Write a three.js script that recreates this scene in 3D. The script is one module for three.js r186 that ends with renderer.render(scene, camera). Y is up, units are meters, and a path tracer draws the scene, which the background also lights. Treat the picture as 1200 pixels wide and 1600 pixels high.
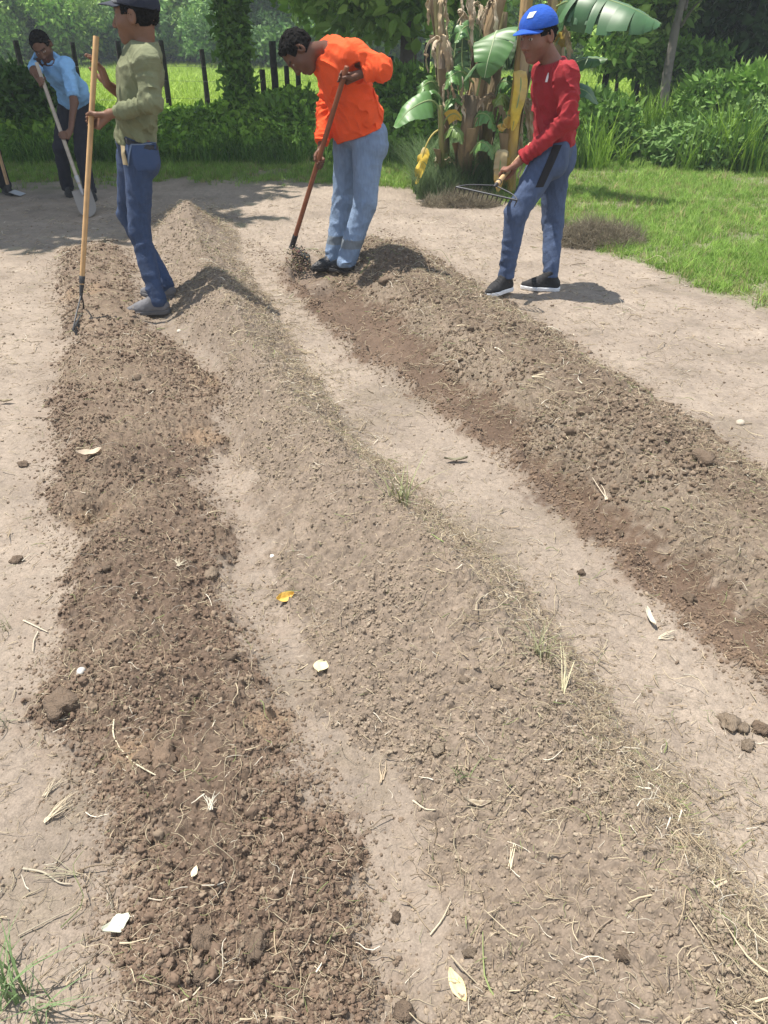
import * as THREE from 'three';
import { mergeGeometries, mergeVertices } from 'three/addons/utils/BufferGeometryUtils.js';

// ------------------------------------------------------------------ camera, sky, sun, exposure
const scene = new THREE.Scene();
const EYE = 1.55, FOCAL = 1209, PITCH = Math.atan(750 / FOCAL);
const camera = new THREE.PerspectiveCamera(2 * Math.atan(800 / FOCAL) * 180 / Math.PI, 0.75, 0.05, 400);
camera.position.set(0, EYE, 0);
camera.rotation.x = -PITCH;
scene.add(camera);

const SUN = new THREE.Vector3(-0.335, 1, -0.10).normalize();
{ // tropical noon sky: blue air, brighter near the horizon, loose white clouds all round
  const w = 512, h = 256, data = new Float32Array(w * h * 4);
  const hs = (x, y, z) => { let n = Math.imul(x, 374761393) ^ Math.imul(y, 668265263) ^ Math.imul(z, 2147483647 - 1274126177); n = Math.imul(n ^ (n >>> 13), 1274126177); return ((n ^ (n >>> 16)) >>> 0) / 4294967296; };
  const vn = (x, y, z) => {
    const i = Math.floor(x), j = Math.floor(y), k = Math.floor(z); let a = x - i, b = y - j, c = z - k;
    a = a * a * (3 - 2 * a); b = b * b * (3 - 2 * b); c = c * c * (3 - 2 * c); let s = 0;
    for (let q = 0; q < 8; q++) s += hs(i + (q & 1), j + (q >> 1 & 1), k + (q >> 2)) * ((q & 1) ? a : 1 - a) * ((q >> 1 & 1) ? b : 1 - b) * ((q >> 2) ? c : 1 - c);
    return s;
  };
  for (let y = 0; y < h; y++) for (let x = 0; x < w; x++) {
    const el = (y + 0.5) / h * Math.PI - Math.PI / 2, az = (x + 0.5) / w * 2 * Math.PI;
    const d = [Math.cos(el) * Math.cos(az), Math.sin(el), Math.cos(el) * Math.sin(az)];
    const up = Math.max(d[1], 0), hz = Math.pow(1 - up, 3);
    let cl = 0, am = 0.55, f = 2.6; for (let o = 0; o < 5; o++) { cl += am * vn(d[0] * f + 9, d[1] * f * 1.6 + 5, d[2] * f + 3); am *= 0.5; f *= 2.05; }
    cl = Math.min(1, Math.max(0, (cl - 0.50) / 0.16));
    const sky = [0.22 + 0.48 * hz, 0.36 + 0.42 * hz, 0.62 + 0.26 * hz], cw = [0.95, 0.96, 0.98];
    for (let c = 0; c < 3; c++) data[(y * w + x) * 4 + c] = d[1] < -0.02 ? [0.30, 0.30, 0.22][c] : sky[c] * (1 - cl) + cw[c] * cl;
    data[(y * w + x) * 4 + 3] = 1;
  }
  const t = new THREE.DataTexture(data, w, h, THREE.RGBAFormat, THREE.FloatType);
  t.mapping = THREE.EquirectangularReflectionMapping; t.magFilter = THREE.LinearFilter; t.minFilter = THREE.LinearFilter; t.wrapS = THREE.RepeatWrapping; t.needsUpdate = true;
  scene.background = t; scene.environment = t;
  scene.backgroundIntensity = 0.78; scene.environmentIntensity = 0.78;
}
const sun = new THREE.DirectionalLight(0xfff7ec, 5.0);
sun.position.copy(SUN).multiplyScalar(40).add(new THREE.Vector3(0, 0, -8)); sun.target.position.set(0, 0, -8);
sun.castShadow = true; sun.shadow.mapSize.set(4096, 4096); sun.shadow.radius = 1;
Object.assign(sun.shadow.camera, { left: -20, right: 20, top: 25, bottom: -25, near: 1, far: 120 });
scene.add(sun, sun.target);
scene.fog = new THREE.FogExp2(0xdfeaf2, 0.0022);

const renderer = new THREE.WebGLRenderer({ antialias: true });
renderer.setSize(768, 1024);
renderer.toneMapping = THREE.LinearToneMapping;
renderer.toneMappingExposure = 1.66;
renderer.shadowMap.enabled = true; renderer.shadowMap.type = THREE.PCFSoftShadowMap;

// ------------------------------------------------------------------ helpers
const V = (x, y, z) => new THREE.Vector3(x, y, z);
function rng(a) { return () => { a |= 0; a = a + 0x6D2B79F5 | 0; let t = Math.imul(a ^ a >>> 15, 1 | a); t = t + Math.imul(t ^ t >>> 7, 61 | t) ^ t; return ((t ^ t >>> 14) >>> 0) / 4294967296; }; }
const clamp = (x, a, b) => x < a ? a : x > b ? b : x;
const lerp = (a, b, t) => a + (b - a) * t;
const sstep = (a, b, x) => { x = clamp((x - a) / (b - a), 0, 1); return x * x * (3 - 2 * x); };
function h2(x, y, s) { let n = Math.imul(x, 374761393) ^ Math.imul(y, 668265263) ^ Math.imul(s, 1442695041); n = Math.imul(n ^ (n >>> 13), 1274126177); n = Math.imul(n ^ (n >>> 15), 1103515245); return ((n ^ (n >>> 16)) >>> 0) / 4294967296; }
function n2(x, y, s = 0) {
  const i = Math.floor(x), j = Math.floor(y); let a = x - i, b = y - j; a = a * a * (3 - 2 * a); b = b * b * (3 - 2 * b);
  return lerp(lerp(h2(i, j, s), h2(i + 1, j, s), a), lerp(h2(i, j + 1, s), h2(i + 1, j + 1, s), a), b) * 2 - 1;
}
function fbm(x, y, s = 0, o = 4) { let v = 0, a = 0.55; for (let k = 0; k < o; k++) { v += a * n2(x, y, s + k * 17); a *= 0.5; x = x * 2.03 + 1.7; y = y * 2.03 - 2.3; } return v; }
function n3(x, y, z, s = 0) {
  const i = Math.floor(x), j = Math.floor(y), k = Math.floor(z); let a = x - i, b = y - j, c = z - k;
  a = a * a * (3 - 2 * a); b = b * b * (3 - 2 * b); c = c * c * (3 - 2 * c);
  const q = (p, r, t) => h2(i + p + (k + t) * 57, j + r + (k + t) * 131, s + 7);
  return lerp(lerp(lerp(q(0, 0, 0), q(1, 0, 0), a), lerp(q(0, 1, 0), q(1, 1, 0), a), b), lerp(lerp(q(0, 0, 1), q(1, 0, 1), a), lerp(q(0, 1, 1), q(1, 1, 1), a), b), c) * 2 - 1;
}
const FWD = [0, -Math.sin(PITCH), Math.cos(PITCH)], UPV = [0, Math.cos(PITCH), Math.sin(PITCH)];
// a place measured in the photograph (1200 x 1600) at a known distance in front of the photographer, in metres
function at(px, py, dist) {
  const a = (px - 600) / FOCAL, b = (800 - py) / FOCAL, y = b * UPV[1] + FWD[1], z = b * UPV[2] + FWD[2], t = dist / z;
  return V(a * t, EYE + y * t, -dist);
}
function onPlane(px, py, h) {
  const a = (px - 600) / FOCAL, b = (800 - py) / FOCAL, y = b * UPV[1] + FWD[1], z = b * UPV[2] + FWD[2], t = (h - EYE) / y;
  return V(a * t, h, -z * t);
}
const taken = {};
function numbered(n) { const k = taken[n] = (taken[n] ?? -1) + 1; return k ? `${n}_${String(k).padStart(3, '0')}` : n; }
function sh(o) { o.traverse(c => { if (c.isMesh) { c.castShadow = true; c.receiveShadow = true; } }); return o; }
function tag(o, label, category, group, kind) { if (label) o.userData.label = label; if (category) o.userData.category = category; if (group) o.userData.group = group; if (kind) o.userData.kind = kind; return o; }
function thing(name, label, category, pos, group) { const g = new THREE.Group(); g.name = numbered(name); g.position.copy(pos || V(0, 0, 0)); tag(g, label, category, group); scene.add(g); return g; }
function part(name, geo, mat, parent) { const m = new THREE.Mesh(geo, mat); m.name = name; parent.add(m); m.castShadow = m.receiveShadow = true; return m; }
function solo(name, geo, mat, label, category, group, kind) { const m = new THREE.Mesh(geo, mat); m.name = numbered(name); scene.add(m); m.castShadow = m.receiveShadow = true; return tag(m, label, category, group, kind); }
const lin = (r, g, b) => new THREE.Color().setRGB(r, g, b);
function std(color, rough = 0.9, o = {}) { return new THREE.MeshStandardMaterial({ color, roughness: rough, ...o }); }
function leafMat(o = {}) { return new THREE.MeshPhysicalMaterial({ color: 0xffffff, roughness: 0.62, transmission: 0.32, thickness: 0, side: THREE.DoubleSide, ...o }); }
function noiseTex(size, seed, fn, srgb) {
  const d = new Uint8Array(size * size * 4);
  for (let y = 0; y < size; y++) for (let x = 0; x < size; x++) { const v = clamp(fn(x / size, y / size, x, y), 0, 1) * 255, k = (y * size + x) * 4; d[k] = d[k + 1] = d[k + 2] = v; d[k + 3] = 255; }
  const t = new THREE.DataTexture(d, size, size); t.wrapS = t.wrapT = THREE.RepeatWrapping; t.magFilter = THREE.LinearFilter; t.minFilter = THREE.LinearMipmapLinearFilter; t.generateMipmaps = true; if (srgb) t.colorSpace = THREE.SRGBColorSpace; t.needsUpdate = true; return t;
}
function tn(u, v, f, s) { // noise that tiles over 0..1
  const x = u * f, y = v * f, i = Math.floor(x), j = Math.floor(y); let a = x - i, b = y - j; a = a * a * (3 - 2 * a); b = b * b * (3 - 2 * b); const m = q => ((q % f) + f) % f;
  return lerp(lerp(h2(m(i), m(j), s), h2(m(i + 1), m(j), s), a), lerp(h2(m(i), m(j + 1), s), h2(m(i + 1), m(j + 1), s), a), b);
}
// tube with changing radius through points
function tube(pts, rad, seg = 12, ring = 7, wob = 0, seed = 1) {
  const c = pts.length === 2 ? new THREE.LineCurve3(pts[0], pts[1]) : new THREE.CatmullRomCurve3(pts);
  const fr = c.computeFrenetFrames(seg, false), pos = [], idx = [], uv = [];
  const len = c.getLength();
  for (let i = 0; i <= seg; i++) {
    const p = c.getPointAt(i / seg), r = typeof rad === 'function' ? rad(i / seg) : rad;
    for (let k = 0; k <= ring; k++) {
      const a = k / ring * Math.PI * 2, rr = r * (1 + wob * n3(Math.cos(a) * 1.3 + seed, Math.sin(a) * 1.3, i / seg * len * 3, seed));
      const q = p.clone().addScaledVector(fr.normals[i], Math.cos(a) * rr).addScaledVector(fr.binormals[i], Math.sin(a) * rr);
      pos.push(q.x, q.y, q.z); uv.push(k / ring * r * 6.28, i / seg * len);
    }
  }
  const R = ring + 1;
  for (let i = 0; i < seg; i++) for (let k = 0; k < ring; k++) { const a = i * R + k; idx.push(a, a + 1, a + R, a + 1, a + R + 1, a + R); }
  for (const e of [0, seg]) { const p = c.getPointAt(e / seg), n = pos.length / 3; pos.push(p.x, p.y, p.z); uv.push(0, e / seg * len); for (let k = 0; k < ring; k++) e ? idx.push(n, e * R + k, e * R + k + 1) : idx.push(n, k + 1, k); }
  const g = new THREE.BufferGeometry(); g.setAttribute('position', new THREE.Float32BufferAttribute(pos, 3)); g.setAttribute('uv', new THREE.Float32BufferAttribute(uv, 2)); g.setIndex(idx); g.computeVertexNormals(); return g;
}
// closed slab that follows the surface f(s, t)
function slab(f, ns, nt, thick) {
  const P = [], pos = [], idx = [], uv = [];
  for (let j = 0; j <= nt; j++) for (let i = 0; i <= ns; i++) P.push(f(i / ns * 2 - 1, j / nt));
  const R = ns + 1, get = (i, j) => P[clamp(j, 0, nt) * R + clamp(i, 0, ns)];
  for (const sd of [1, -1]) for (let j = 0; j <= nt; j++) for (let i = 0; i <= ns; i++) {
    const n = get(i + 1, j).clone().sub(get(i - 1, j)).cross(get(i, j + 1).clone().sub(get(i, j - 1))).normalize();
    const q = get(i, j).clone().addScaledVector(n, sd * thick / 2); pos.push(q.x, q.y, q.z); uv.push(i / ns, j / nt);
  }
  const N = R * (nt + 1);
  for (let j = 0; j < nt; j++) for (let i = 0; i < ns; i++) { const a = j * R + i; idx.push(a, a + 1, a + R, a + 1, a + R + 1, a + R, N + a, N + a + R, N + a + 1, N + a + 1, N + a + R, N + a + R + 1); }
  const edge = []; for (let i = 0; i < ns; i++) edge.push([i, i + 1], [nt * R + i + 1, nt * R + i]); for (let j = 0; j < nt; j++) edge.push([(j + 1) * R, j * R], [j * R + ns, (j + 1) * R + ns]);
  for (const [a, b] of edge) idx.push(a, N + a, b, b, N + a, N + b);
  const g = new THREE.BufferGeometry(); g.setAttribute('position', new THREE.Float32BufferAttribute(pos, 3)); g.setAttribute('uv', new THREE.Float32BufferAttribute(uv, 2)); g.setIndex(idx); g.computeVertexNormals(); return g;
}
const strip = g => { const q = g.index ? g.toNonIndexed() : g; for (const k of Object.keys(q.attributes)) if (!['position', 'normal', 'uv', 'color'].includes(k)) q.deleteAttribute(k); return q; };
const join = gs => mergeGeometries(gs.map(strip));

// ------------------------------------------------------------------ the ground
const TH = 21.15 * Math.PI / 180, CT = Math.cos(TH), ST = Math.sin(TH);
const uOf = (x, z) => -x * ST - z * CT, vOf = (x, z) => x * CT - z * ST;         // along the rows, across the rows
function curve(pts) { pts = pts.slice().sort((a, b) => a[0] - b[0]); return u => { if (u <= pts[0][0]) return pts[0][1]; const n = pts.length; if (u >= pts[n - 1][0]) return pts[n - 1][1]; let i = 0; while (pts[i + 1][0] < u) i++; return lerp(pts[i][1], pts[i + 1][1], sstep(0, 1, (u - pts[i][0]) / (pts[i + 1][0] - pts[i][0]))); }; }
const eA0 = curve([[7.2, -0.1], [6.16, -0.15], [4.94, -0.13], [3.93, -0.2], [3.22, -0.26], [2.79, -0.28], [2.4, -0.2], [2.12, -0.23], [1.77, -0.31], [1.47, -0.2], [1.2, -0.15], [0.98, -0.16], [0.82, -0.14]]);
const eA1 = curve([[6.77, 0.38], [5.03, 0.32], [4.25, 0.45], [3.64, 0.53], [3.15, 0.44], [2.77, 0.3], [2.41, 0.33], [2.08, 0.23], [1.68, 0.26], [1.44, 0.27], [1.18, 0.28], [0.97, 0.29], [0.82, 0.25], [0.68, 0.21]]);
const eC0 = curve([[7.19, 0.56], [4.97, 0.47], [4.2, 0.59], [3.47, 0.55], [2.94, 0.48], [2.51, 0.45], [2.09, 0.4], [1.74, 0.41], [1.46, 0.42], [1.21, 0.47], [1.02, 0.46], [0.83, 0.44], [0.61, 0.39]]);
const eCc = curve([[7.61, 0.97], [5.05, 0.8], [3.34, 0.72], [2.39, 0.77], [1.75, 0.84], [1.25, 0.86], [0.9, 0.85], [0.47, 0.82]]);
const eC1 = curve([[8.02, 1.42], [5.48, 1.14], [3.82, 1.03], [2.87, 1.02], [2.37, 1.06], [1.88, 1.13], [1.5, 1.13], [1.2, 1.1], [0.98, 1.08], [0.74, 1.07], [0.55, 1.07]]);
const eE0 = curve([[5.55, 1.42], [4.0, 1.39], [3.11, 1.5], [2.58, 1.56], [2.07, 1.58], [1.67, 1.58], [1.35, 1.57], [1.11, 1.59]]);
const eEc = curve([[5.09, 1.68], [4.12, 1.68], [2.87, 1.76], [2.07, 1.78], [1.49, 1.80], [1.3, 1.81]]);
const eFc = curve([[5.52, 2.24], [4.6, 2.23], [3.51, 2.3], [2.55, 2.21], [1.77, 2.19]]);
const eF1 = curve([[6.25, 2.65], [5.0, 2.63], [3.78, 2.56], [3.15, 2.52], [2.63, 2.52], [2.04, 2.49]]);
const zLawn = curve([[-9, 9.3], [-4, 9.7], [-1.55, 10.08], [0, 9.76], [0.7, 9.02], [1.6, 8.31], [1.83, 6.45], [2.15, 5.69], [2.49, 4.94], [3.4, 4.45], [6, 3.6]]);
const lawnW = (x, z) => { const d = -z - zLawn(x) + 0.55 * fbm(x * 1.5, z * 1.5, 31, 3) + 0.35 * fbm(x * 6, z * 6, 33, 3); return sstep(-0.22, 0.42, d); };
const onR = (r) => r < 0 ? 0 : r > 1 ? 1 : r;
function zones(x, z) {
  const u = uOf(x, z), v = vOf(x, z), w1 = 0.085 * fbm(u * 3.6, v * 3.6, 3, 3), w2 = 0.022 * fbm(u * 17, v * 17, 5, 3), vv = v + w1 + w2;
  const endA = 1 - sstep(6.9, 7.6, u + w1 * 4), endC = 1 - sstep(7.5, 8.1, u + w1 * 4), endE = 1 - sstep(5.5, 6.0, u + w1 * 4), endF = 1 - sstep(6.0, 6.7, u + w1 * 4);
  const A0 = eA0(u), A1 = eA1(u), C0 = eC0(u), Cc = eCc(u), C1 = eC1(u), E0 = eE0(u), Ec = eEc(u), Fc = eFc(u), F1 = eF1(u);
  const rag = 0.55 * fbm(u * 13, v * 13, 7, 3) + 0.25 * n2(u * 60, v * 60, 8), rg = (q, a, b) => sstep(0.22, 0.78, sstep(-0.10, 0.10, q) + rag * (1 - sstep(0.08, 0.16, Math.abs(q))) * 0.95);
  const A = Math.min(rg(vv - A0), rg(A1 - vv)) * endA;
  const C = Math.min(rg(vv - C0), rg(C1 - vv)) * endC;
  const E = Math.min(rg(vv - E0 + 0.05), rg(1.86 - vv)) * endE;
  const F = Math.min(rg(vv - 1.78), rg(F1 - vv)) * endF;
  // heights
  let h = 0.012 * fbm(x * 1.4, z * 1.4, 9, 3) + 0.009 * fbm(x * 6.5, z * 6.5, 10, 3);
  const sa = onR((v - A0 + 0.04) / (A1 - A0 + 0.08)); h += 0.075 * Math.pow(Math.sin(Math.PI * sa), 0.8) * endA * (0.75 + 0.5 * fbm(u * 2.1, v * 2.1, 12, 3));
  const cl = onR((v - C0 + 0.03) / (Cc - C0 + 0.03)), cr = onR((C1 + 0.03 - v) / (C1 - Cc + 0.03)), cc = Math.min(cl, cr); h += (0.25 + 0.03 * sstep(6.0, 7.3, u)) * (0.68 * cc + 0.32 * sstep(0, 1.05, cc)) * endC * (0.88 + 0.3 * fbm(u * 1.8, v * 1.8, 14, 3));
  { const ve = v + 0.6 * w1 + w2, wall = sstep(E0 + 0.03, E0 + 0.08, ve), rise_ = 1 - sstep(Ec - 0.02, 1.99, v); h -= (0.125 + 0.04 * fbm(u * 3, 2, 18, 2)) * wall * rise_ * endE; const lr = (ve - E0 + 0.005) / 0.045; h += 0.065 * Math.exp(-lr * lr) * endE * clamp(0.5 + 1.1 * fbm(u * 7, v * 7, 15, 3), 0, 1.2); }
  const fl = onR((v - 1.86) / (Fc - 1.86)), fr = onR((F1 + 0.03 - v) / (F1 - Fc + 0.03)); h += 0.145 * sstep(0, 1.05, Math.min(fl, fr)) * endF * (0.85 + 0.45 * fbm(u * 2.4, v * 2.4, 16, 3));
  // dug places: pit across the left bed, the heap where the hoe strikes, hollow at the shovel, the rake's spot
  for (const [px, pz, r, dh] of PITS) { const q = ((x - px) ** 2 + (z - pz) ** 2) / (r * r); if (q < 6) h += dh * Math.exp(-q * 1.6); }
  const dA = endA > 0.5 ? Math.min(vv - A0, A1 - vv) : -1, dE = Math.max(endE > 0.5 && vv < 1.8 ? vv - E0 : -1, endF > 0.5 && vv > 2.2 ? F1 - vv : -1);
  return { u, v, A, C, E, F, h, dA, dE };
}
const pz0 = onPlane(150, 806, 0), pz1 = onPlane(200, 750, 0), ph = onPlane(462, 398, 0.05), psv = onPlane(135, 340, 0), px1 = onPlane(305, 690, 0), px2 = onPlane(285, 345, 0.2), px3 = onPlane(600, 405, 0.1), px4 = onPlane(340, 455, 0.17);
const PITS = [[pz0.x, pz0.z, 0.10, -0.11], [pz1.x - 0.03, pz1.z, 0.13, 0.06], [ph.x, ph.z, 0.15, 0.07], [psv.x, psv.z, 0.28, -0.07], [px1.x, px1.z, 0.12, -0.03], [px2.x, px2.z, 0.32, 0.09], [px3.x, px3.z, 0.25, 0.06], [px4.x, px4.z, 0.2, 0.05]];
const STAINS = [[150, 815, 0.10], [318, 692, 0.10], [425, 1140, 0.06], [130, 470, 0.16], [320, 600, 0.08], [210, 1190, 0.06]].map(([a, b, r]) => { const p = onPlane(a, b, 0); return [p.x, p.z, r]; });
function groundH(x, z) { const o = zones(x, z); return o.h; }
// half-buried crumbs and clods of one size
function crumbs(x, z, s, seed, fill) {
  const X = x / s, Z = z / s, i0 = Math.floor(X), j0 = Math.floor(Z); let m = 0;
  for (let j = j0 - 1; j <= j0 + 1; j++) for (let i = i0 - 1; i <= i0 + 1; i++) {
    const e = h2(i, j, seed); if (e > fill) continue;
    const cx = i + 0.15 + 0.7 * h2(i, j, seed + 1), cz = j + 0.15 + 0.7 * h2(i, j, seed + 2), r = 0.28 + 0.42 * (e / fill), k = 0.75 + 0.5 * h2(i, j, seed + 3);
    const dx = (X - cx) * k, dz = (Z - cz) / k, q = (dx * dx + dz * dz) / (r * r); if (q < 1) { const b = Math.sqrt(1 - q) * r; if (b > m) m = b; }
  }
  return m * s;
}
function fine(x, z, o) { // crumbs, clods and grain of the surface
  if (z < -13 || Math.abs(x) > 6) return 0;
  const eq = 1 - 0.72 * o.E * (1 - o.A), dig = Math.max(o.A, o.E * 0.3, o.F * eq), soft = Math.max(dig, o.C * 0.9), patch = 0.5 + 0.5 * fbm(x * 6, z * 6, 41, 2), big = dig * (0.35 + 0.65 * patch) + 0.28 * o.C * patch;
  let h = crumbs(x, z, 0.085, 61, 0.22) * 0.30 * dig + crumbs(x, z, 0.042, 64, 0.4) * 0.45 * big + crumbs(x, z, 0.022, 71, 0.35 + 0.5 * soft) * (0.85 * soft) + crumbs(x, z, 0.0125, 81, 0.5) * (0.15 + 0.75 * soft);
  h += fbm(x * 28, z * 28, 51, 3) * (0.003 + 0.011 * soft) + fbm(x * 90, z * 90, 57, 3) * (0.0013 + 0.004 * soft);
  if (soft < 0.5) { const r = Math.abs(n2(x * 16 + 2 * n2(x * 5, z * 5, 8), z * 16, 90)); h -= 0.004 * (1 - sstep(0, 0.12, r)) * (1 - soft) * sstep(0, 0.3, n2(x * 2.2, z * 2.2, 91)); h += crumbs(x, z, 0.05, 95, 0.08) * 0.25; }
  return h;
}
{
  const xs = [], zs = [];
  { let x = 0, d = 0.0054; const half = []; while (x < 90) { half.push(x); if (x > 1.1) d *= x < 4.5 ? 1.019 : 1.07; x += d; } for (let i = half.length - 1; i > 0; i--) xs.push(-half[i]); xs.push(...half); }
  { let z = 0.45; while (z < 120) { zs.push(z); const r = 774 * EYE / (z * z + EYE * EYE) * 1.0; z += clamp(1.08 / r * (z < 9 ? 1 : 1.6), 0.0038, z < 14 ? 0.08 : 2.5); } }
  const nx = xs.length, nz = zs.length, pos = new Float32Array(nx * nz * 3), col = new Float32Array(nx * nz * 3), uv = new Float32Array(nx * nz * 2);
  for (let j = 0; j < nz; j++) for (let i = 0; i < nx; i++) {
    const x = xs[i], z = -zs[j], k = j * nx + i, o = zones(x, z), lw = lawnW(x, z), u = o.u, v = o.v;
    const dig = Math.max(o.A, o.E * 0.75, o.F), soft = Math.max(dig, o.C), far = zs[j];
    let h = o.h;
    h += fine(x, z, o);
    if (far > 14) h += 0.10 * fbm(x * 0.3, z * 0.3, 20, 3) * sstep(14, 25, far);
    pos[k * 3] = x; pos[k * 3 + 1] = h; pos[k * 3 + 2] = z; uv[k * 2] = x / 0.45; uv[k * 2 + 1] = z / 0.45;
    // what the soil is made of: pale trodden crust, loose brown crumb, fresh dark moist soil, grass mat
    const m1 = fbm(x * 3.1, z * 3.1, 101, 4), m2 = fbm(x * 21, z * 21, 111, 3), m3 = n2(x * 95, z * 95, 121);
    let c = [0.300 + 0.07 * m1, 0.246 + 0.06 * m1, 0.194 + 0.047 * m1];
    const mix = (w, a, b, d) => { c[0] = lerp(c[0], a, w); c[1] = lerp(c[1], b, w); c[2] = lerp(c[2], d, w); };
    mix(o.C * (0.92 - 0.25 * clamp(m1 + m2, 0, 1)), 0.223, 0.174, 0.130);
    const moist = clamp(0.62 + 0.75 * fbm(x * 3.5, z * 3.5, 131, 4), 0, 1), moistA = clamp(moist + 0.30 - 0.55 * sstep(1.8, 3.4, u), 0, 1);
    { const mf = clamp(moist * 0.6 - 0.2 + 0.75 * sstep(2.0, 2.12, v + 0.35 * m2 * 0.3), 0, 1); mix(o.F * 0.92, lerp(0.235, 0.145, mf), lerp(0.186, 0.105, mf), lerp(0.137, 0.073, mf)); }
    mix(o.A * 0.96, lerp(0.220, 0.126, moistA), lerp(0.166, 0.085, moistA), lerp(0.117, 0.058, moistA));
    mix(o.E * 0.95, lerp(0.150, 0.105, moist), lerp(0.100, 0.067, moist), lerp(0.067, 0.044, moist));
    { const sp = Math.max(sstep(-0.24, 0.0, o.dA), sstep(-0.17, 0.0, o.dE)) * clamp(0.35 + 1.5 * m2 + 0.5 * m3, 0, 1) * 0.62; if (sp > 0) mix(sp * (1 - Math.max(o.A, o.E, o.F)), 0.155, 0.112, 0.080); }
    for (const [px, pzz, r] of STAINS) { const q = Math.hypot(x - px, z - pzz) / r + 0.5 * m2; if (q < 1.2) mix(1 - sstep(0.6, 1.2, q), 0.24, 0.168, 0.108); }
    mix(clamp(-m1 * 1.6 - 0.45 + m2 * 0.6, 0, 0.5) * (1 - soft), 0.20, 0.165, 0.12);
    const k2 = 1 + 0.16 * m2 + 0.12 * m3; c = c.map(q => q * k2);
    const gr = lw * (0.45 + 0.5 * fbm(x * 2.1, z * 2.1, 145, 3) + 0.3 * m2); if (gr > 0) { const f = 0.5 + 0.5 * fbm(x * 0.9, z * 0.9, 141, 3); mix(clamp(gr, 0, 1), lerp(0.085, 0.13, f), lerp(0.125, 0.18, f), lerp(0.03, 0.045, f)); }
    if (far > 16) mix(sstep(16, 20, far), 0.15, 0.235, 0.04);
    col[k * 3] = c[0]; col[k * 3 + 1] = c[1]; col[k * 3 + 2] = c[2];
  }
  const idx = new Uint32Array((nx - 1) * (nz - 1) * 6); let q = 0;
  for (let j = 0; j < nz - 1; j++) for (let i = 0; i < nx - 1; i++) { const a = j * nx + i; idx[q++] = a; idx[q++] = a + 1; idx[q++] = a + nx; idx[q++] = a + 1; idx[q++] = a + nx + 1; idx[q++] = a + nx; }
  const g = new THREE.BufferGeometry(); g.setAttribute('position', new THREE.BufferAttribute(pos, 3)); g.setAttribute('color', new THREE.BufferAttribute(col, 3)); g.setAttribute('uv', new THREE.BufferAttribute(uv, 2)); g.setIndex(new THREE.BufferAttribute(idx, 1)); g.computeVertexNormals();
  const grain = noiseTex(512, 1, (u, v) => 0.80 + 0.2 * (tn(u, v, 256, 3) - 0.5) + 0.24 * (tn(u, v, 128, 5) - 0.5) + 0.12 * (tn(u, v, 40, 6) - 0.5), false);
  const gb = noiseTex(512, 2, (u, v) => 0.5 + 0.5 * (tn(u, v, 200, 13) - 0.5) + 0.5 * (tn(u, v, 90, 15) - 0.5), false);
  const m = new THREE.MeshStandardMaterial({ vertexColors: true, roughness: 0.97, map: grain, bumpMap: gb, bumpScale: 0.0022 });
  const G = solo('ground', g, m); G.userData.kind = 'structure';
}

// ------------------------------------------------------------------ figures: distance fields meshed with surface nets
class Cone { // tapered capsule; sq = [axis, k] widens it along that axis; fold = [amount, folds per metre, where]
  constructor(a, b, ra, rb, o = {}) {
    this.a = a; this.ra = ra; this.rb = rb; this.b = b; const d = b.clone().sub(a); this.dx = d.x; this.dy = d.y; this.dz = d.z; this.l2 = Math.max(d.lengthSq(), 1e-9); this.len = Math.sqrt(this.l2);
    this.ax = o.sq ? o.sq[0] : null; this.k = o.sq ? 1 - 1 / o.sq[1] : 0; this.fold = o.fold; this.seed = o.seed || 0;
  }
  d(x, y, z) {
    let px = x - this.a.x, py = y - this.a.y, pz = z - this.a.z;
    if (this.ax) { const q = (px * this.ax.x + py * this.ax.y + pz * this.ax.z) * this.k; px -= this.ax.x * q; py -= this.ax.y * q; pz -= this.ax.z * q; }
    const t = clamp((px * this.dx + py * this.dy + pz * this.dz) / this.l2, 0, 1), ex = px - t * this.dx, ey = py - t * this.dy, ez = pz - t * this.dz;
    let r = Math.sqrt(ex * ex + ey * ey + ez * ez) - lerp(this.ra, this.rb, t);
    if (this.fold && r < 0.05) {
      const f = this.fold, w = f[2](t); if (w > 0) { const n = n3(x * 9, y * 9, z * 9, this.seed); r -= f[0] * w * (1 - 2 * Math.pow(Math.abs(Math.sin(3.1416 * (t * this.len * f[1] + 0.9 * n + 4 * (ex * 1.3 + ez + ey * 0.6)))), 0.8)) * (0.45 + 0.75 * n3(x * 14, y * 14, z * 14, this.seed + 3)); }
    }
    return r;
  }
  box(e) { const r = Math.max(this.ra, this.rb) * (this.ax ? 1 / (1 - this.k) : 1) + e; return [Math.min(this.a.x, this.b.x) - r, Math.min(this.a.y, this.b.y) - r, Math.min(this.a.z, this.b.z) - r, Math.max(this.a.x, this.b.x) + r, Math.max(this.a.y, this.b.y) + r, Math.max(this.a.z, this.b.z) + r]; }
}
function smin(a, b, k) { const h = Math.max(k - Math.abs(a - b), 0) / k; return Math.min(a, b) - h * h * k * 0.25; }
function field(cones, k) { return (x, y, z) => { let d = 1e3; for (const c of cones) d = smin(d, c.d(x, y, z), k); return d; }; }
function boxOf(cones, e = 0.05) { const b = [1e9, 1e9, 1e9, -1e9, -1e9, -1e9]; for (const c of cones) { const q = c.box(e); for (let i = 0; i < 3; i++) { b[i] = Math.min(b[i], q[i]); b[i + 3] = Math.max(b[i + 3], q[i + 3]); } } return b; }
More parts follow.
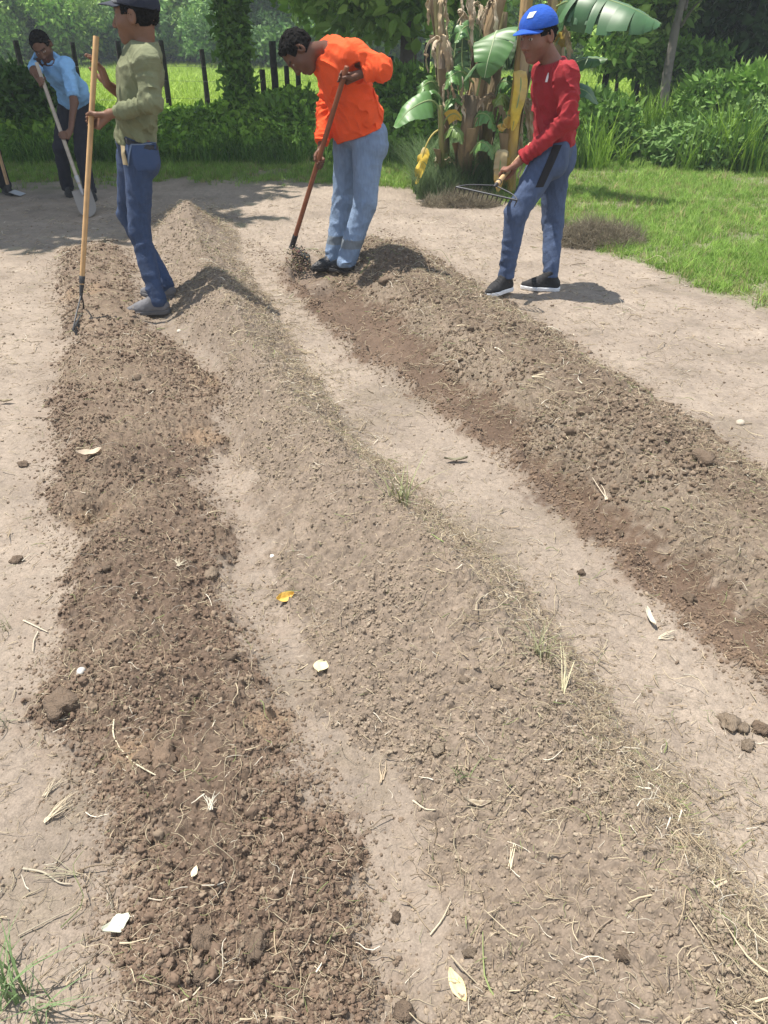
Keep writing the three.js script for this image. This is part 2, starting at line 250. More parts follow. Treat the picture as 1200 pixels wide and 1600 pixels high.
function net(sdf, b, cell) { // surface nets over box b
  const nx = Math.ceil((b[3] - b[0]) / cell) + 2, ny = Math.ceil((b[4] - b[1]) / cell) + 2, nz = Math.ceil((b[5] - b[2]) / cell) + 2, F = new Float32Array(nx * ny * nz), S = 6;
  for (let k0 = 0; k0 < nz; k0 += S) for (let j0 = 0; j0 < ny; j0 += S) for (let i0 = 0; i0 < nx; i0 += S) {
    const c = sdf(b[0] + (i0 + S / 2) * cell, b[1] + (j0 + S / 2) * cell, b[2] + (k0 + S / 2) * cell), far = Math.abs(c) > cell * S * 1.6 + 0.02;
    for (let k = k0; k < Math.min(k0 + S, nz); k++) for (let j = j0; j < Math.min(j0 + S, ny); j++) for (let i = i0; i < Math.min(i0 + S, nx); i++) F[(k * ny + j) * nx + i] = far ? c : sdf(b[0] + i * cell, b[1] + j * cell, b[2] + k * cell);
  }
  const id = new Int32Array(nx * ny * nz).fill(-1), pos = [], idx = [], E = [[0, 1], [2, 3], [4, 5], [6, 7], [0, 2], [1, 3], [4, 6], [5, 7], [0, 4], [1, 5], [2, 6], [3, 7]];
  for (let k = 0; k < nz - 1; k++) for (let j = 0; j < ny - 1; j++) for (let i = 0; i < nx - 1; i++) {
    const v = []; let m = 0; for (let q = 0; q < 8; q++) { const f = F[((k + (q >> 2)) * ny + j + (q >> 1 & 1)) * nx + i + (q & 1)]; v.push(f); if (f < 0) m |= 1 << q; }
    if (m === 0 || m === 255) continue;
    let x = 0, y = 0, z = 0, n = 0; for (const [p, q] of E) if ((v[p] < 0) !== (v[q] < 0)) { const t = v[p] / (v[p] - v[q]); x += lerp(p & 1, q & 1, t); y += lerp(p >> 1 & 1, q >> 1 & 1, t); z += lerp(p >> 2, q >> 2, t); n++; }
    id[(k * ny + j) * nx + i] = pos.length / 3; pos.push(b[0] + (i + x / n) * cell, b[1] + (j + y / n) * cell, b[2] + (k + z / n) * cell);
  }
  const at3 = (i, j, k) => id[(k * ny + j) * nx + i], quad = (a, b2, c, d, flip) => { if (a < 0 || b2 < 0 || c < 0 || d < 0) return; flip ? idx.push(a, c, b2, b2, c, d) : idx.push(a, b2, c, b2, d, c); };
  for (let k = 1; k < nz - 1; k++) for (let j = 1; j < ny - 1; j++) for (let i = 1; i < nx - 1; i++) {
    const f = F[(k * ny + j) * nx + i] < 0;
    if (f !== F[(k * ny + j) * nx + i + 1] < 0) quad(at3(i, j - 1, k - 1), at3(i, j, k - 1), at3(i, j - 1, k), at3(i, j, k), !f);
    if (f !== F[(k * ny + j + 1) * nx + i] < 0) quad(at3(i - 1, j, k - 1), at3(i, j, k - 1), at3(i - 1, j, k), at3(i, j, k), f);
    if (f !== F[((k + 1) * ny + j) * nx + i] < 0) quad(at3(i - 1, j - 1, k), at3(i, j - 1, k), at3(i - 1, j, k), at3(i, j, k), !f);
  }
  const g = new THREE.BufferGeometry(); g.setAttribute('position', new THREE.Float32BufferAttribute(pos, 3));
  const uv = new Float32Array(pos.length / 3 * 2); for (let i = 0; i < pos.length / 3; i++) { uv[i * 2] = (pos[i * 3] + 0.8 * pos[i * 3 + 2]) * 4; uv[i * 2 + 1] = pos[i * 3 + 1] * 4; }
  g.setAttribute('uv', new THREE.BufferAttribute(uv, 2)); g.setIndex(idx); g.computeVertexNormals(); return g;
}
function paint(g, fn) { const p = g.attributes.position, c = new Float32Array(p.count * 3); for (let i = 0; i < p.count; i++) { const q = fn(p.getX(i), p.getY(i), p.getZ(i)); c[i * 3] = q[0]; c[i * 3 + 1] = q[1]; c[i * 3 + 2] = q[2]; } g.setAttribute('color', new THREE.BufferAttribute(c, 3)); return g; }
const weave = noiseTex(256, 4, (u, v, x, y) => 0.5 + 0.22 * ((x + y) % 4 < 2 ? 1 : -1) * 0.5 + 0.5 * (tn(u, v, 128, 23) - 0.5) + 0.35 * (tn(u, v, 24, 25) - 0.5));
const cloth = (o = {}) => new THREE.MeshStandardMaterial({ vertexColors: true, roughness: 0.92, bumpMap: weave, bumpScale: 0.004, ...o });
const hairMat = new THREE.MeshPhysicalMaterial({ color: lin(0.008, 0.007, 0.0065), roughness: 0.95, specularIntensity: 0.25 });
const skinMat = new THREE.MeshPhysicalMaterial({ vertexColors: true, roughness: 0.5, specularIntensity: 0.5 });

function frame(f, u) { f = f.clone().normalize(); const r = f.clone().cross(u).normalize(); return { f, u: r.clone().cross(f).normalize(), r }; } // r: the figure's right
// hand closed round a handle
function gripHand(C, A, elbow, rh, side) {
  A = A.clone().normalize(); const o = elbow.clone().sub(C); const along = o.dot(A); o.addScaledVector(A, -along).normalize();
  const lean = clamp(along * 1.2, -0.045, 0.045), s = A.clone().cross(o).multiplyScalar(side), cones = [], P = (ang, r, al) => C.clone().addScaledVector(o, Math.cos(ang) * r).addScaledVector(s, Math.sin(ang) * r).addScaledVector(A, al);
  const wrist = C.clone().addScaledVector(o, rh + 0.085).addScaledVector(s, 0.004).addScaledVector(A, lean);
  const kn = [];
  for (let i = 0; i < 4; i++) {
    const al = (i - 1.5) * 0.0195, R = rh + 0.0095, L = [0.9, 1, 0.96, 0.82][i], r0 = [0.0093, 0.0097, 0.0093, 0.0082][i];
    const k0 = P(0.35, R + 0.016, al), k1 = P(1.15, R + 0.012, al), k2 = P(2.1 * L + 0.1, R + 0.001, al), k3 = P(3.3 * L, R, al * 0.95); kn.push(k0);
    cones.push(new Cone(k0, k1, r0 * 1.1, r0), new Cone(k1, k2, r0, r0 * 0.95), new Cone(k2, k3, r0 * 0.95, r0 * 0.8));
    cones.push(new Cone(wrist.clone().addScaledVector(A, al * 0.5), k0, 0.017, 0.0125));
  }
  const ts = -1, tb = P(-0.5, rh + 0.03, -0.028 * ts * 0 + 0.03 * Math.sign(lean || 1) * 0 - 0.03), t1 = P(-1.2, rh + 0.012, -0.034), t2 = P(-2.1, rh + 0.0105, -0.022);
  cones.push(new Cone(wrist, tb, 0.018, 0.014), new Cone(tb, t1, 0.0135, 0.011), new Cone(t1, t2, 0.011, 0.009));
  return { cones, wrist };
}
// hand held open, fingers along d, palm facing n
function openHand(wrist, d, n, side) {
  d = d.clone().normalize(); n = n.clone().addScaledVector(d, -n.dot(d)).normalize(); const s = d.clone().cross(n).multiplyScalar(side), cones = [], P = (al, ac, out) => wrist.clone().addScaledVector(d, al).addScaledVector(s, ac).addScaledVector(n, out);
  const len = [0.068, 0.078, 0.072, 0.056];
  for (let i = 0; i < 4; i++) {
    const ac = (1.5 - i) * 0.02, r0 = [0.0092, 0.0095, 0.009, 0.008][i], k0 = P(0.092 - Math.abs(i - 1.2) * 0.004, ac, 0), sp = ac * 0.35, L = len[i];
    const k1 = P(0.092 + L * 0.5, ac + sp, 0.008 + i * 0.003), k2 = P(0.092 + L * 0.80, ac + sp * 1.6, 0.022 + i * 0.004), k3 = P(0.092 + L, ac + sp * 1.8, 0.040 + i * 0.004);
    cones.push(new Cone(P(0.01, ac * 0.55, 0), k0, 0.0165, 0.0125), new Cone(k0, k1, r0 * 1.1, r0), new Cone(k1, k2, r0, r0 * 0.93), new Cone(k2, k3, r0 * 0.93, r0 * 0.75));
  }
  const t0 = P(0.028, 0.034, 0.012), t1 = P(0.062, 0.062, 0.026), t2 = P(0.088, 0.074, 0.036);
  cones.push(new Cone(P(0.005, 0.008, 0), t0, 0.018, 0.015), new Cone(t0, t1, 0.014, 0.0108), new Cone(t1, t2, 0.0108, 0.0085));
  return { cones, wrist };
}
const ell = (x, y, z, rx, ry, rz) => { const k = Math.sqrt((x / rx) ** 2 + (y / ry) ** 2 + (z / rz) ** 2), k1 = Math.sqrt((x / rx ** 2) ** 2 + (y / ry ** 2) ** 2 + (z / rz ** 2) ** 2); return k1 < 1e-9 ? -Math.min(rx, ry, rz) : k * (k - 1) / k1; };
function seg(x, y, z, ax, ay, az, bx, by, bz, ra, rb) { const dx = bx - ax, dy = by - ay, dz = bz - az, t = clamp(((x - ax) * dx + (y - ay) * dy + (z - az) * dz) / (dx * dx + dy * dy + dz * dz), 0, 1); return Math.hypot(x - ax - t * dx, y - ay - t * dy, z - az - t * dz) - lerp(ra, rb, t); }
function headLocal(x, y, z) {
  const X = Math.abs(x);
  let d = ell(x, y - 0.025, z + 0.012, 0.074, 0.088, 0.095);
  d = smin(d, ell(x, y + 0.045, z - 0.028, 0.054, 0.062, 0.058), 0.045);
  d = smin(d, ell(X - 0.042, y + 0.022, z - 0.05, 0.026, 0.024, 0.024), 0.03);
  d = smin(d, seg(x, y, z, 0, -0.094, 0.052, 0, -0.09, 0.072, 0.018, 0.014), 0.03);
  d = smin(d, seg(X, y, z, 0.012, 0.034, 0.079, 0.045, 0.03, 0.06, 0.009, 0.008), 0.016);
  d = -smin(-d, ell(X - 0.032, y - 0.010, z - 0.098, 0.019, 0.013, 0.022), 0.012);
  d = smin(d, ell(X - 0.031, y - 0.009, z - 0.069, 0.0145, 0.012, 0.0125), 0.004);
  d = smin(d, seg(x, y, z, 0, 0.016, 0.082, 0, -0.026, 0.103, 0.0075, 0.0125), 0.012);
  d = smin(d, ell(X - 0.0135, y + 0.031, z - 0.09, 0.0095, 0.008, 0.011), 0.008);
  d = smin(d, seg(X, y, z, 0, -0.0555, 0.0885, 0.021, -0.059, 0.076, 0.0075, 0.004), 0.006);
  d = smin(d, seg(X, y, z, 0, -0.068, 0.0865, 0.019, -0.064, 0.076, 0.0085, 0.004), 0.006);
  d = -smin(-d, seg(X, y, z, 0, -0.0618, 0.096, 0.023, -0.0618, 0.082, 0.0014, 0.001), 0.004);
  const ex = X - 0.078 + z * 0.15; let e = ell(ex, y + 0.002, z + 0.012, 0.011, 0.033, 0.020); e = -smin(-e, ell(ex - 0.008, y - 0.002, z + 0.008, 0.006, 0.020, 0.010), 0.006);
  return smin(d, e, 0.01);
}
function person(spec) {
  const J = spec.J, root = thing('person', spec.label, 'person', V(spec.base.x, groundH(spec.base.x, spec.base.z), spec.base.z), spec.group), o0 = root.position;
  const W = (g) => { g.translate(-o0.x, -o0.y, -o0.z); return g; };
  const T = { r: J.shR.clone().sub(J.shL).normalize(), u: J.neck.clone().sub(J.hip).normalize() }; T.f = T.u.clone().cross(T.r).normalize();
  const k = spec.build || 1, RS = spec.res || 1, sk = spec.skin, hk = { L: null, R: null };
  for (const s of ['L', 'R']) { const q = spec['hand' + s]; hk[s] = q.open ? openHand(q.open, q.dir, q.palm, s === 'L' ? 1 : -1) : gripHand(q.at, q.axis, J['el' + s], q.r, q.side); J['wr' + s] = hk[s].wrist; }
  // feet on the ground
  for (const s of ['L', 'R']) { const F = spec['foot' + s]; let h = F.heel, t = F.toe; const mid = h.clone().add(t).multiplyScalar(0.5), dir = t.clone().sub(h).setY(0).normalize(); F.y = (groundH(h.x, h.z) + groundH(t.x, t.z) + groundH(mid.x, mid.z)) / 3 + 0.004; F.dir = dir; F.h = mid.clone().addScaledVector(dir, -0.105).setY(F.y); F.t = mid.clone().addScaledVector(dir, 0.105).setY(F.y); J['an' + s] = F.h.clone().addScaledVector(dir, 0.045).setY(F.y + 0.085); }
  const torso = (e, fold) => [
    new Cone(J.chest, J.neck.clone().lerp(J.chest, 0.35), 0.105 * k + e, 0.085 * k + e, { sq: [T.r, 1.42] }),
    new Cone(J.waist, J.chest, 0.098 * k + e, 0.108 * k + e, { sq: [T.r, 1.34], fold, seed: 4 }),
    new Cone(J.hip, J.waist, 0.103 * k + e, 0.098 * k + e, { sq: [J.hipR.clone().sub(J.hipL).normalize(), 1.36], fold, seed: 5 }),
    new Cone(J.neck.clone().addScaledVector(T.u, -0.03), J.shL, 0.055 + e, 0.054 * k + e), new Cone(J.neck.clone().addScaledVector(T.u, -0.03), J.shR, 0.055 + e, 0.054 * k + e)];
  const arm = (s, e, fu, ff) => [new Cone(J['sh' + s], J['el' + s], 0.053 * k + e, 0.038 * k + e * 1.1, { fold: fu, seed: 11 }), new Cone(J['el' + s], J['wr' + s], 0.038 * k + e * 1.1, 0.0255 + e * 1.15, { fold: ff, seed: 13 })];
  const leg = (s, e, fu, ff, e2 = e) => [new Cone(J['hip' + s], J['kn' + s], 0.080 * k + e, 0.053 * k + e, { fold: fu, seed: 17 }), new Cone(J['kn' + s], J['an' + s], 0.053 * k + e, 0.036 * k + e2, { fold: ff, seed: 19 }), new Cone(J['hip' + s].clone().addScaledVector(T.f, -0.03).add(V(0, -0.03, 0)), J['hip' + s].clone().addScaledVector(T.f, -0.03).add(V(0, 0.03, 0)), 0.085 * k + e, 0.08 * k + e)];
  const hs = spec.headScale || 1.12, HF = frame(spec.face, spec.crown || V(0, 1, 0)), hc = J.head, loc = (x, y, z) => { const a = x - hc.x, b = y - hc.y, c = z - hc.z; return [(a * HF.r.x + b * HF.r.y + c * HF.r.z) / hs, (a * HF.u.x + b * HF.u.y + c * HF.u.z) / hs, (a * HF.f.x + b * HF.f.y + c * HF.f.z) / hs]; };
  const wl = (x, y, z) => hc.clone().addScaledVector(HF.r, x * hs).addScaledVector(HF.u, y * hs).addScaledVector(HF.f, z * hs);
  const neckC = new Cone(wl(0, -0.055, -0.028), J.neck.clone().addScaledVector(T.u, 0.01), 0.050 * hs, 0.058);
  const bodyC = [...torso(-0.006), ...arm('L', 0), ...arm('R', 0), ...leg('L', -0.004), ...leg('R', -0.004), neckC];
  for (const s of ['L', 'R']) { const F = spec['foot' + s]; bodyC.push(new Cone(J['an' + s], F.t.clone().addScaledVector(F.dir, -0.06).add(V(0, 0.035, 0)), 0.034, 0.026)); }
  const gB = net(field(bodyC, 0.03), boxOf(bodyC, 0.03), 0.016);
  const headS = (x, y, z) => { const [a, b, c] = loc(x, y, z); return smin(headLocal(a, b, c) * hs, neckC.d(x, y, z), 0.02); };
  const hb = 0.15 * hs, gH = net(headS, [hc.x - hb, hc.y - hb, hc.z - hb, hc.x + hb, hc.y + hb, hc.z + hb], 0.0044 * RS);
  const tone = (x, y, z) => { const n = 1 + 0.10 * n3(x * 30, y * 30, z * 30, 3) + 0.06 * n3(x * 120, y * 120, z * 120, 4); return [sk[0] * n, sk[1] * n, sk[2] * n]; };
  paint(gB, tone);
  paint(gH, (x, y, z) => {
    let [a, b, c] = loc(x, y, z); const A = Math.abs(a), t = tone(x, y, z); if (c < 0.02) return t;
    if (Math.hypot((A - 0.031) / 0.0125, (b - 0.009) / 0.0058) < 1 && c > 0.06) return Math.hypot(A - 0.031, b - 0.009) < 0.0055 ? [0.012, 0.008, 0.006] : [0.42, 0.37, 0.33];
    if (b > 0.026 && b < 0.036 && A > 0.012 && A < 0.05 && n3(x * 400, y * 150, z * 400, 5) > -0.5) return [0.02, 0.014, 0.011];
    if (A < 0.024 && b < -0.05 && b > -0.0745 && c > 0.07) return [sk[0] * 1.0, sk[1] * 0.84, sk[2] * 0.88];
    return t;
  });
  const hands = ['L', 'R'].map(s => { const q = [...hk[s].cones, new Cone(J['wr' + s], J['wr' + s].clone().lerp(J['el' + s], 0.25), 0.0245, 0.0285)]; return paint(net(field(q, 0.008), boxOf(q, 0.012), 0.0038 * RS), (x, y, z) => { const t = tone(x, y, z); return [t[0] * 1.08, t[1] * 1.08, t[2] * 1.08]; }); });
  const body = part('body', W(join([gB, gH, ...hands])), skinMat, root);
  // hair, cap
  if (spec.hair) {
    const f = (x, y, z) => { let [a, b, c] = loc(x, y, z); let d = ell(a, b - 0.028, c + 0.014, 0.081, 0.094, 0.102); d += 0.006 * n3(x * 60, y * 60, z * 60, 9) + 0.007 * n3(x * 130, y * 130, z * 130, 10) - (spec.hair.thick || 0); const line = Math.max(0.052 - b + (c > 0 ? c * 0.25 : 0), c - 0.055); const back = Math.max(-(b + 0.042) - 0, c + 0.006), side = c < 0.045 && b > 0.0 ? -0.01 : 1; let cut = Math.min(line, Math.max(back, -0.05 - b), Math.max(c - 0.04, 0.008 - b)); return Math.max(d, cut) * hs; };
    const hb2 = 0.14 * hs; part('hair', W(net(f, [hc.x - hb2, hc.y - hb2, hc.z - hb2, hc.x + hb2, hc.y + hb2, hc.z + hb2], 0.0044 * RS)), hairMat, root);
  }
  if (spec.cap) {
    const tilt = spec.cap.tilt || 0.18;
    const f = (x, y, z) => { let [a, b, c] = loc(x, y, z); let d = ell(a, b - 0.036, c + 0.012, 0.092, 0.100, 0.110); d -= 0.0035 * Math.exp(-(a * a) / 0.00002) * 0.4 + 0.002 * n3(x * 25, y * 25, z * 25, 3); return Math.max(d, 0.052 - b + c * tilt - 0.01, -(ell(a, b - 0.03, c + 0.012, 0.082, 0.092, 0.101))) * hs; };
    const hb2 = 0.15 * hs, dome = part('cap', paint(W(net(f, [hc.x - hb2, hc.y - hb2, hc.z - hb2, hc.x + hb2, hc.y + hb2, hc.z + hb2], 0.0046 * RS)), (x, y, z) => { const [a, b, c] = loc(x + o0.x, y + o0.y, z + o0.z); const q = c > 0.045 && spec.cap.front ? spec.cap.front : spec.cap.color, n = 1 + 0.08 * n3(x * 90, y * 90, z * 90, 2); return q.map(e => e * n); }), cloth(), root);
    const br = slab((s, t) => { const x = s * 0.078 * Math.sqrt(Math.max(0, 1 - (t * 0.97) ** 3 * 0.75)), zz = 0.072 - 0.04 * s * s + t * 0.088 * Math.sqrt(Math.max(0.02, 1 - s * s * 0.55)); return wl(x, 0.050 + tilt * (0.09) - 4.2 * x * x - t * 0.012, zz); }, 14, 8, 0.005);
    part('brim', W(br), std(lin(...(spec.cap.brim || spec.cap.color)), 0.9), dome);
    if (spec.cap.badge) part('badge', W(slab((s, t) => { const x = s * 0.014 + spec.cap.badge, b = 0.100 + t * 0.020, c = -0.012 + 0.111 * Math.sqrt(Math.max(0, 1 - (x / 0.093) ** 2 - ((b - 0.036) / 0.101) ** 2)); return wl(x, b, c + 0.0015); }, 6, 6, 0.002)), std(lin(0.62, 0.66, 0.70), 0.8), dome);
  }
  // shirt
  const S = spec.shirt, wUp = t => 0.35 + 0.9 * sstep(0.55, 1, t), wFo = t => 0.5 + 0.9 * (1 - sstep(0, 0.6, t)) + 0.3 * sstep(0.7, 1, t);
  const hemP = J.hip.clone().addScaledVector(T.u, S.hem), hemN = (S.hemN || T.u).clone().normalize();
  const se = 0.0125 * (S.loose || 1), nArm = S.sleeve > 1 ? 2 : 1;
  const shirtC = [...torso(0.014 * (S.loose || 1) + (S.bulk || 0), [0.014, 7, () => 0.9]), ...arm('L', se, [0.017, 20, wUp], [0.014, 26, wFo]).slice(0, nArm), ...arm('R', se, [0.017, 20, wUp], [0.014, 26, wFo]).slice(0, nArm)];
  shirtC.push(new Cone(J.chest.clone().lerp(J.neck, 0.6), J.neck.clone().addScaledVector(T.u, 0.05), 0.085, 0.060));
  if (S.loose > 1.3) shirtC.push(new Cone(J.hip.clone().addScaledVector(T.u, 0.0), J.waist, 0.118 * k, 0.115 * k, { sq: [T.r, 1.30], fold: [0.012, 5, () => 1], seed: 8 }));
  const shF = field(shirtC, 0.028), nP = J.neck.clone().addScaledVector(T.u, S.neck ?? 0.035), nN = T.u.clone().addScaledVector(T.f, S.neckTilt ?? 0.45).normalize();
  const cutArm = (s, x, y, z) => { const A = S.sleeve > 1 ? J['el' + s] : J['sh' + s], B = S.sleeve > 1 ? J['wr' + s] : J['el' + s], d = B.clone().sub(A), L = d.length(), q = S['sleeve' + s] ?? S.sleeve, tt = (q > 1 ? q - 1 : q) * L; return [((x - A.x) * d.x + (y - A.y) * d.y + (z - A.z) * d.z) / L - tt, Math.hypot(x - A.x - d.x * 0.9, y - A.y - d.y * 0.9, z - A.z - d.z * 0.9)]; };
  const inArm = { L: arm('L', 0.03), R: arm('R', 0.03) };
  const shirtF = (x, y, z) => {
    let d = shF(x, y, z); if (d > 0.06) return d;
    const wx = x + 0.05 * n3(x * 6, y * 6, z * 6, 24), wy = y + 0.06 * n3(x * 7, y * 7, z * 7, 26), rd = 1 - 2 * Math.abs(n3(wx * 16 + wy * 7, wy * 9, z * 15, 25)); d -= 0.012 * (S.crease ?? 1) * Math.max(-0.4, rd * Math.abs(rd)) + 0.003 * n3(x * 26, y * 16, z * 26, 21) + 0.0016 * n3(x * 60, y * 40, z * 60, 22);
    const hem = -((x - hemP.x) * hemN.x + (y - hemP.y) * hemN.y + (z - hemP.z) * hemN.z) + 0.012 * n3(x * 7, y, z * 7, 23) + (S.curve || 0) * Math.abs((x - hemP.x) * T.f.x + (z - hemP.z) * T.f.z) * 0;
    const nk = (x - nP.x) * nN.x + (y - nP.y) * nN.y + (z - nP.z) * nN.z;
    let arms = 1; for (const s of ['L', 'R']) { const lower = S.sleeve > 1 ? inArm[s][1] : inArm[s][0], dd = S.sleeve > 1 ? lower.d(x, y, z) : Math.min(lower.d(x, y, z), inArm[s][1].d(x, y, z)); if (dd < 0.01) { const [c] = cutArm(s, x, y, z); arms = Math.min(arms, 1); if (c > 0) d = Math.max(d, c); } }
    const nearArm = Math.min(inArm.L[0].d(x, y, z), inArm.L[1].d(x, y, z), inArm.R[0].d(x, y, z), inArm.R[1].d(x, y, z));
    if (nearArm > 0.0 || hem < 0) d = Math.max(d, nearArm > 0 ? hem : -1);
    const nd = Math.hypot(x - nP.x, y - nP.y, z - nP.z); return nd < 0.13 ? Math.max(d, nk) : d;
  };
  const gS = net(shirtF, boxOf(shirtC, 0.035), 0.0068 * RS);
  const shirt = part(S.name, paint(W(gS), (x, y, z) => { const n = 1 + 0.06 * n3(x * 18, y * 18, z * 18, 31) + 0.05 * n3(x * 160, y * 160, z * 160, 32); return S.color.map(c => c * n); }), cloth(S.mat), root);
  if (S.collar) { const q = S.collar, cc = []; for (let i = 0; i < 14; i++) { const a0 = -2.6 + i / 14 * 5.2, a1 = -2.6 + (i + 1) / 14 * 5.2, p = a => J.neck.clone().addScaledVector(T.u, 0.012 + 0.012 * -Math.cos(a)).addScaledVector(T.r, Math.sin(a) * 0.074).addScaledVector(T.f, Math.cos(a) * -0.066 + 0.006); cc.push(new Cone(p(a0), p(a1), 0.0135, 0.0135)); } part('collar', paint(W(net(field(cc, 0.01), boxOf(cc, 0.01), 0.0045)), () => S.color), cloth(S.mat), shirt); }
  // trousers
  const Q = spec.trousers, le = Q.loose || 0.014, wT = t => 0.25 + 0.7 * sstep(0.7, 1, t) + 0.5 * (1 - sstep(0, 0.25, t)), wB = t => 0.35 + 0.8 * sstep(0.55, 1, t) + 0.5 * (1 - sstep(0, 0.3, t));
  const trC = [new Cone(J.hip, J.waist.clone().lerp(J.hip, 0.3), 0.104 * k + 0.006, 0.098 * k + 0.006, { sq: [J.hipR.clone().sub(J.hipL).normalize(), 1.36] }), ...leg('L', le, [Q.fold || 0.009, 7, wT], [Q.fold || 0.009, 12, wB], Q.hemW ?? le), ...leg('R', le, [Q.fold || 0.009, 7, wT], [Q.fold || 0.009, 12, wB], Q.hemW ?? le)];
  const trG = field(trC, 0.022), wP = J.hip.clone().addScaledVector(T.u, Q.top), trouserF = (x, y, z) => {
    let d = trG(x, y, z); if (d > 0.06) return d; const rd = 1 - 2 * Math.abs(n3(x * 15 + y * 5, y * 10 + 0.5 * n3(x * 8, y * 8, z * 8, 44), z * 15, 43)); d -= 0.0045 * Math.max(-0.4, rd * Math.abs(rd)) + 0.003 * n3(x * 20, y * 9, z * 20, 41) + 0.0015 * n3(x * 55, y * 40, z * 55, 42);
    const top = (x - wP.x) * T.u.x + (y - wP.y) * T.u.y + (z - wP.z) * T.u.z; let bot = 1e3;
    for (const s of ['L', 'R']) { const a = J['an' + s]; if (Math.hypot(x - a.x, z - a.z) < 0.10) bot = Math.min(bot, y - (a.y + (Q.bottom ?? -0.035))); } return Math.max(d, top, bot < 1e2 ? -bot : -1);
  };
  const gT = net(trouserF, boxOf(trC, 0.03), 0.0078 * RS), bands = Q.band;
  const trousers = part(Q.name, paint(W(gT), (x, y, z) => {
    x += o0.x; y += o0.y; z += o0.z; const n = 1 + 0.16 * n3(x * 11, y * 7, z * 11, 51) + 0.14 * n3(x * 140, y * 40, z * 140, 52) + 0.10 * n3(x * 45, y * 8, z * 45, 53); let c = Q.color;
    if (bands) for (const s of ['L', 'R']) { const K = J['kn' + s], A = J['an' + s]; if (inside(x, y, z, K, A, 0.12)) { const t = (K.y - y) / (K.y - A.y); if (t > bands[0] && t < bands[1]) c = bands[2]; } }
    return [c[0] * n, c[1] * n, c[2] * n];
  }), cloth(), root);
  if (Q.belt) { const bp = wP.clone().addScaledVector(T.u, -0.022); part('belt', paint(W(net((x, y, z) => Math.max(trG(x, y, z) - 0.006, Math.abs((x - bp.x) * T.u.x + (y - bp.y) * T.u.y + (z - bp.z) * T.u.z) - 0.017), [J.hip.x - 0.3, bp.y - 0.1, J.hip.z - 0.3, J.hip.x + 0.3, bp.y + 0.1, J.hip.z + 0.3], 0.008)), () => Q.belt), cloth({ roughness: 0.6 }), trousers); }
  // shoes
  for (const s of ['L', 'R']) {
    const F = spec['foot' + s], sd = F.dir.clone().cross(V(0, 1, 0)), P = (a, h2_, w = 0) => F.h.clone().addScaledVector(F.dir, 0.012 + a * 0.86).addScaledVector(sd, w).add(V(0, h2_, 0)), bs = spec.shoe.high || 0.105, it = s === 'L' ? 1 : -1;
    const sc = [new Cone(P(0.0, 0.05), P(0.045, bs), 0.036, 0.041), new Cone(P(0.005, 0.038), P(0.16, 0.036, it * 0.006), 0.035, 0.041), new Cone(P(0.05, bs * 0.85), P(0.19, 0.034, it * 0.006), 0.038, 0.032), new Cone(P(0.16, 0.034, it * 0.006), P(0.245, 0.028, it * 0.004), 0.039, 0.024)];
    const sf = field(sc, 0.02), up = (x, y, z) => Math.max(sf(x, y, z) - 0.0012 * n3(x * 70, y * 70, z * 70, 61), F.y + 0.022 - y), solF = (x, y, z) => Math.max(sf(x, Math.max(y, F.y + 0.036), z) - 0.0035, y - (F.y + 0.027 + 0.004 * Math.sin((x + z) * 50) * 0.2), F.y - y);
    const shoe = part('shoe', paint(W(net(up, boxOf(sc, 0.01), 0.006 * RS)), (x, y, z) => { const n = 1 + 0.15 * n3(x * 60, y * 60, z * 60, 63); return spec.shoe.color.map(c => c * n); }), cloth({ roughness: spec.shoe.rough || 0.75 }), root);
    part('sole', paint(W(net(solF, boxOf(sc, 0.012), 0.006 * RS)), (x, y, z) => { const n = 1 + 0.12 * n3(x * 40, y * 40, z * 40, 64); return spec.shoe.sole.map(c => c * n); }), cloth({ roughness: 0.7 }), shoe);
    const lace = []; for (let i = 0; i < 4; i++) { const a = 0.085 + i * 0.022; const pr = w => { const p0 = P(a, 0.16, w * 0.028); let y = p0.y; for (let q = 0; q < 60 && sf(p0.x, y, p0.z) > 0.0015; q++) y -= Math.max(0.001, sf(p0.x, y, p0.z) * 0.7); return V(p0.x, y, p0.z); }; lace.push(tube([pr(-1), pr(0), pr(1)], 0.0022, 6, 5)); }
    if (spec.shoe.lace) part('laces', W(join(lace)), std(lin(...spec.shoe.lace), 0.9), shoe).userData.kind = 'stuff';
  }
  // small things sewn or printed on: a grid of points dropped on the cloth along a direction
  root.userData.fit = undefined;
  const drop = (fld, org, dir, R, U, w, h, mat, name, parent, shape = () => true, n = 10, lift = 0.003) => {
    let last = 0; dir = dir.clone().normalize(); R = R.clone().normalize(); U = U.clone().normalize(); const f = (s, t) => { const p = org.clone().addScaledVector(R, s * w / 2 * shape(t, s)).addScaledVector(U, (t - 0.5) * h); let far = 0; for (let i = 0; i < 60; i++) { const d = fld(p.x, p.y, p.z) - lift; if (d < 0.0008) { last = far; return p; } const q = Math.max(d * 0.6, 0.0006); far += q; if (far > 0.45) break; p.addScaledVector(dir, q); } return org.clone().addScaledVector(R, s * w / 2 * shape(t, s)).addScaledVector(U, (t - 0.5) * h).addScaledVector(dir, last); };
    return part(name, W(slab(f, n, n, 0.002)), mat, parent);
  };
  if (spec.extra) spec.extra({ drop, root, shirt, trousers, shirtF, trouserF, J, T, W, wl });
  delete root.userData.fit;
  return { root, J, T, shirt, trousers, shirtF, trouserF };
}
function inside(x, y, z, a, b, r) { return seg(x, y, z, a.x, a.y, a.z, b.x, b.y, b.z, r, r) < 0; }
const foot = (hx, hy, tx, ty) => { let h = onPlane(hx, hy, 0), t = onPlane(tx, ty, 0); for (let i = 0; i < 4; i++) { h = onPlane(hx, hy, groundH(h.x, h.z)); t = onPlane(tx, ty, groundH(t.x, t.z)); } return { heel: h, toe: t }; };
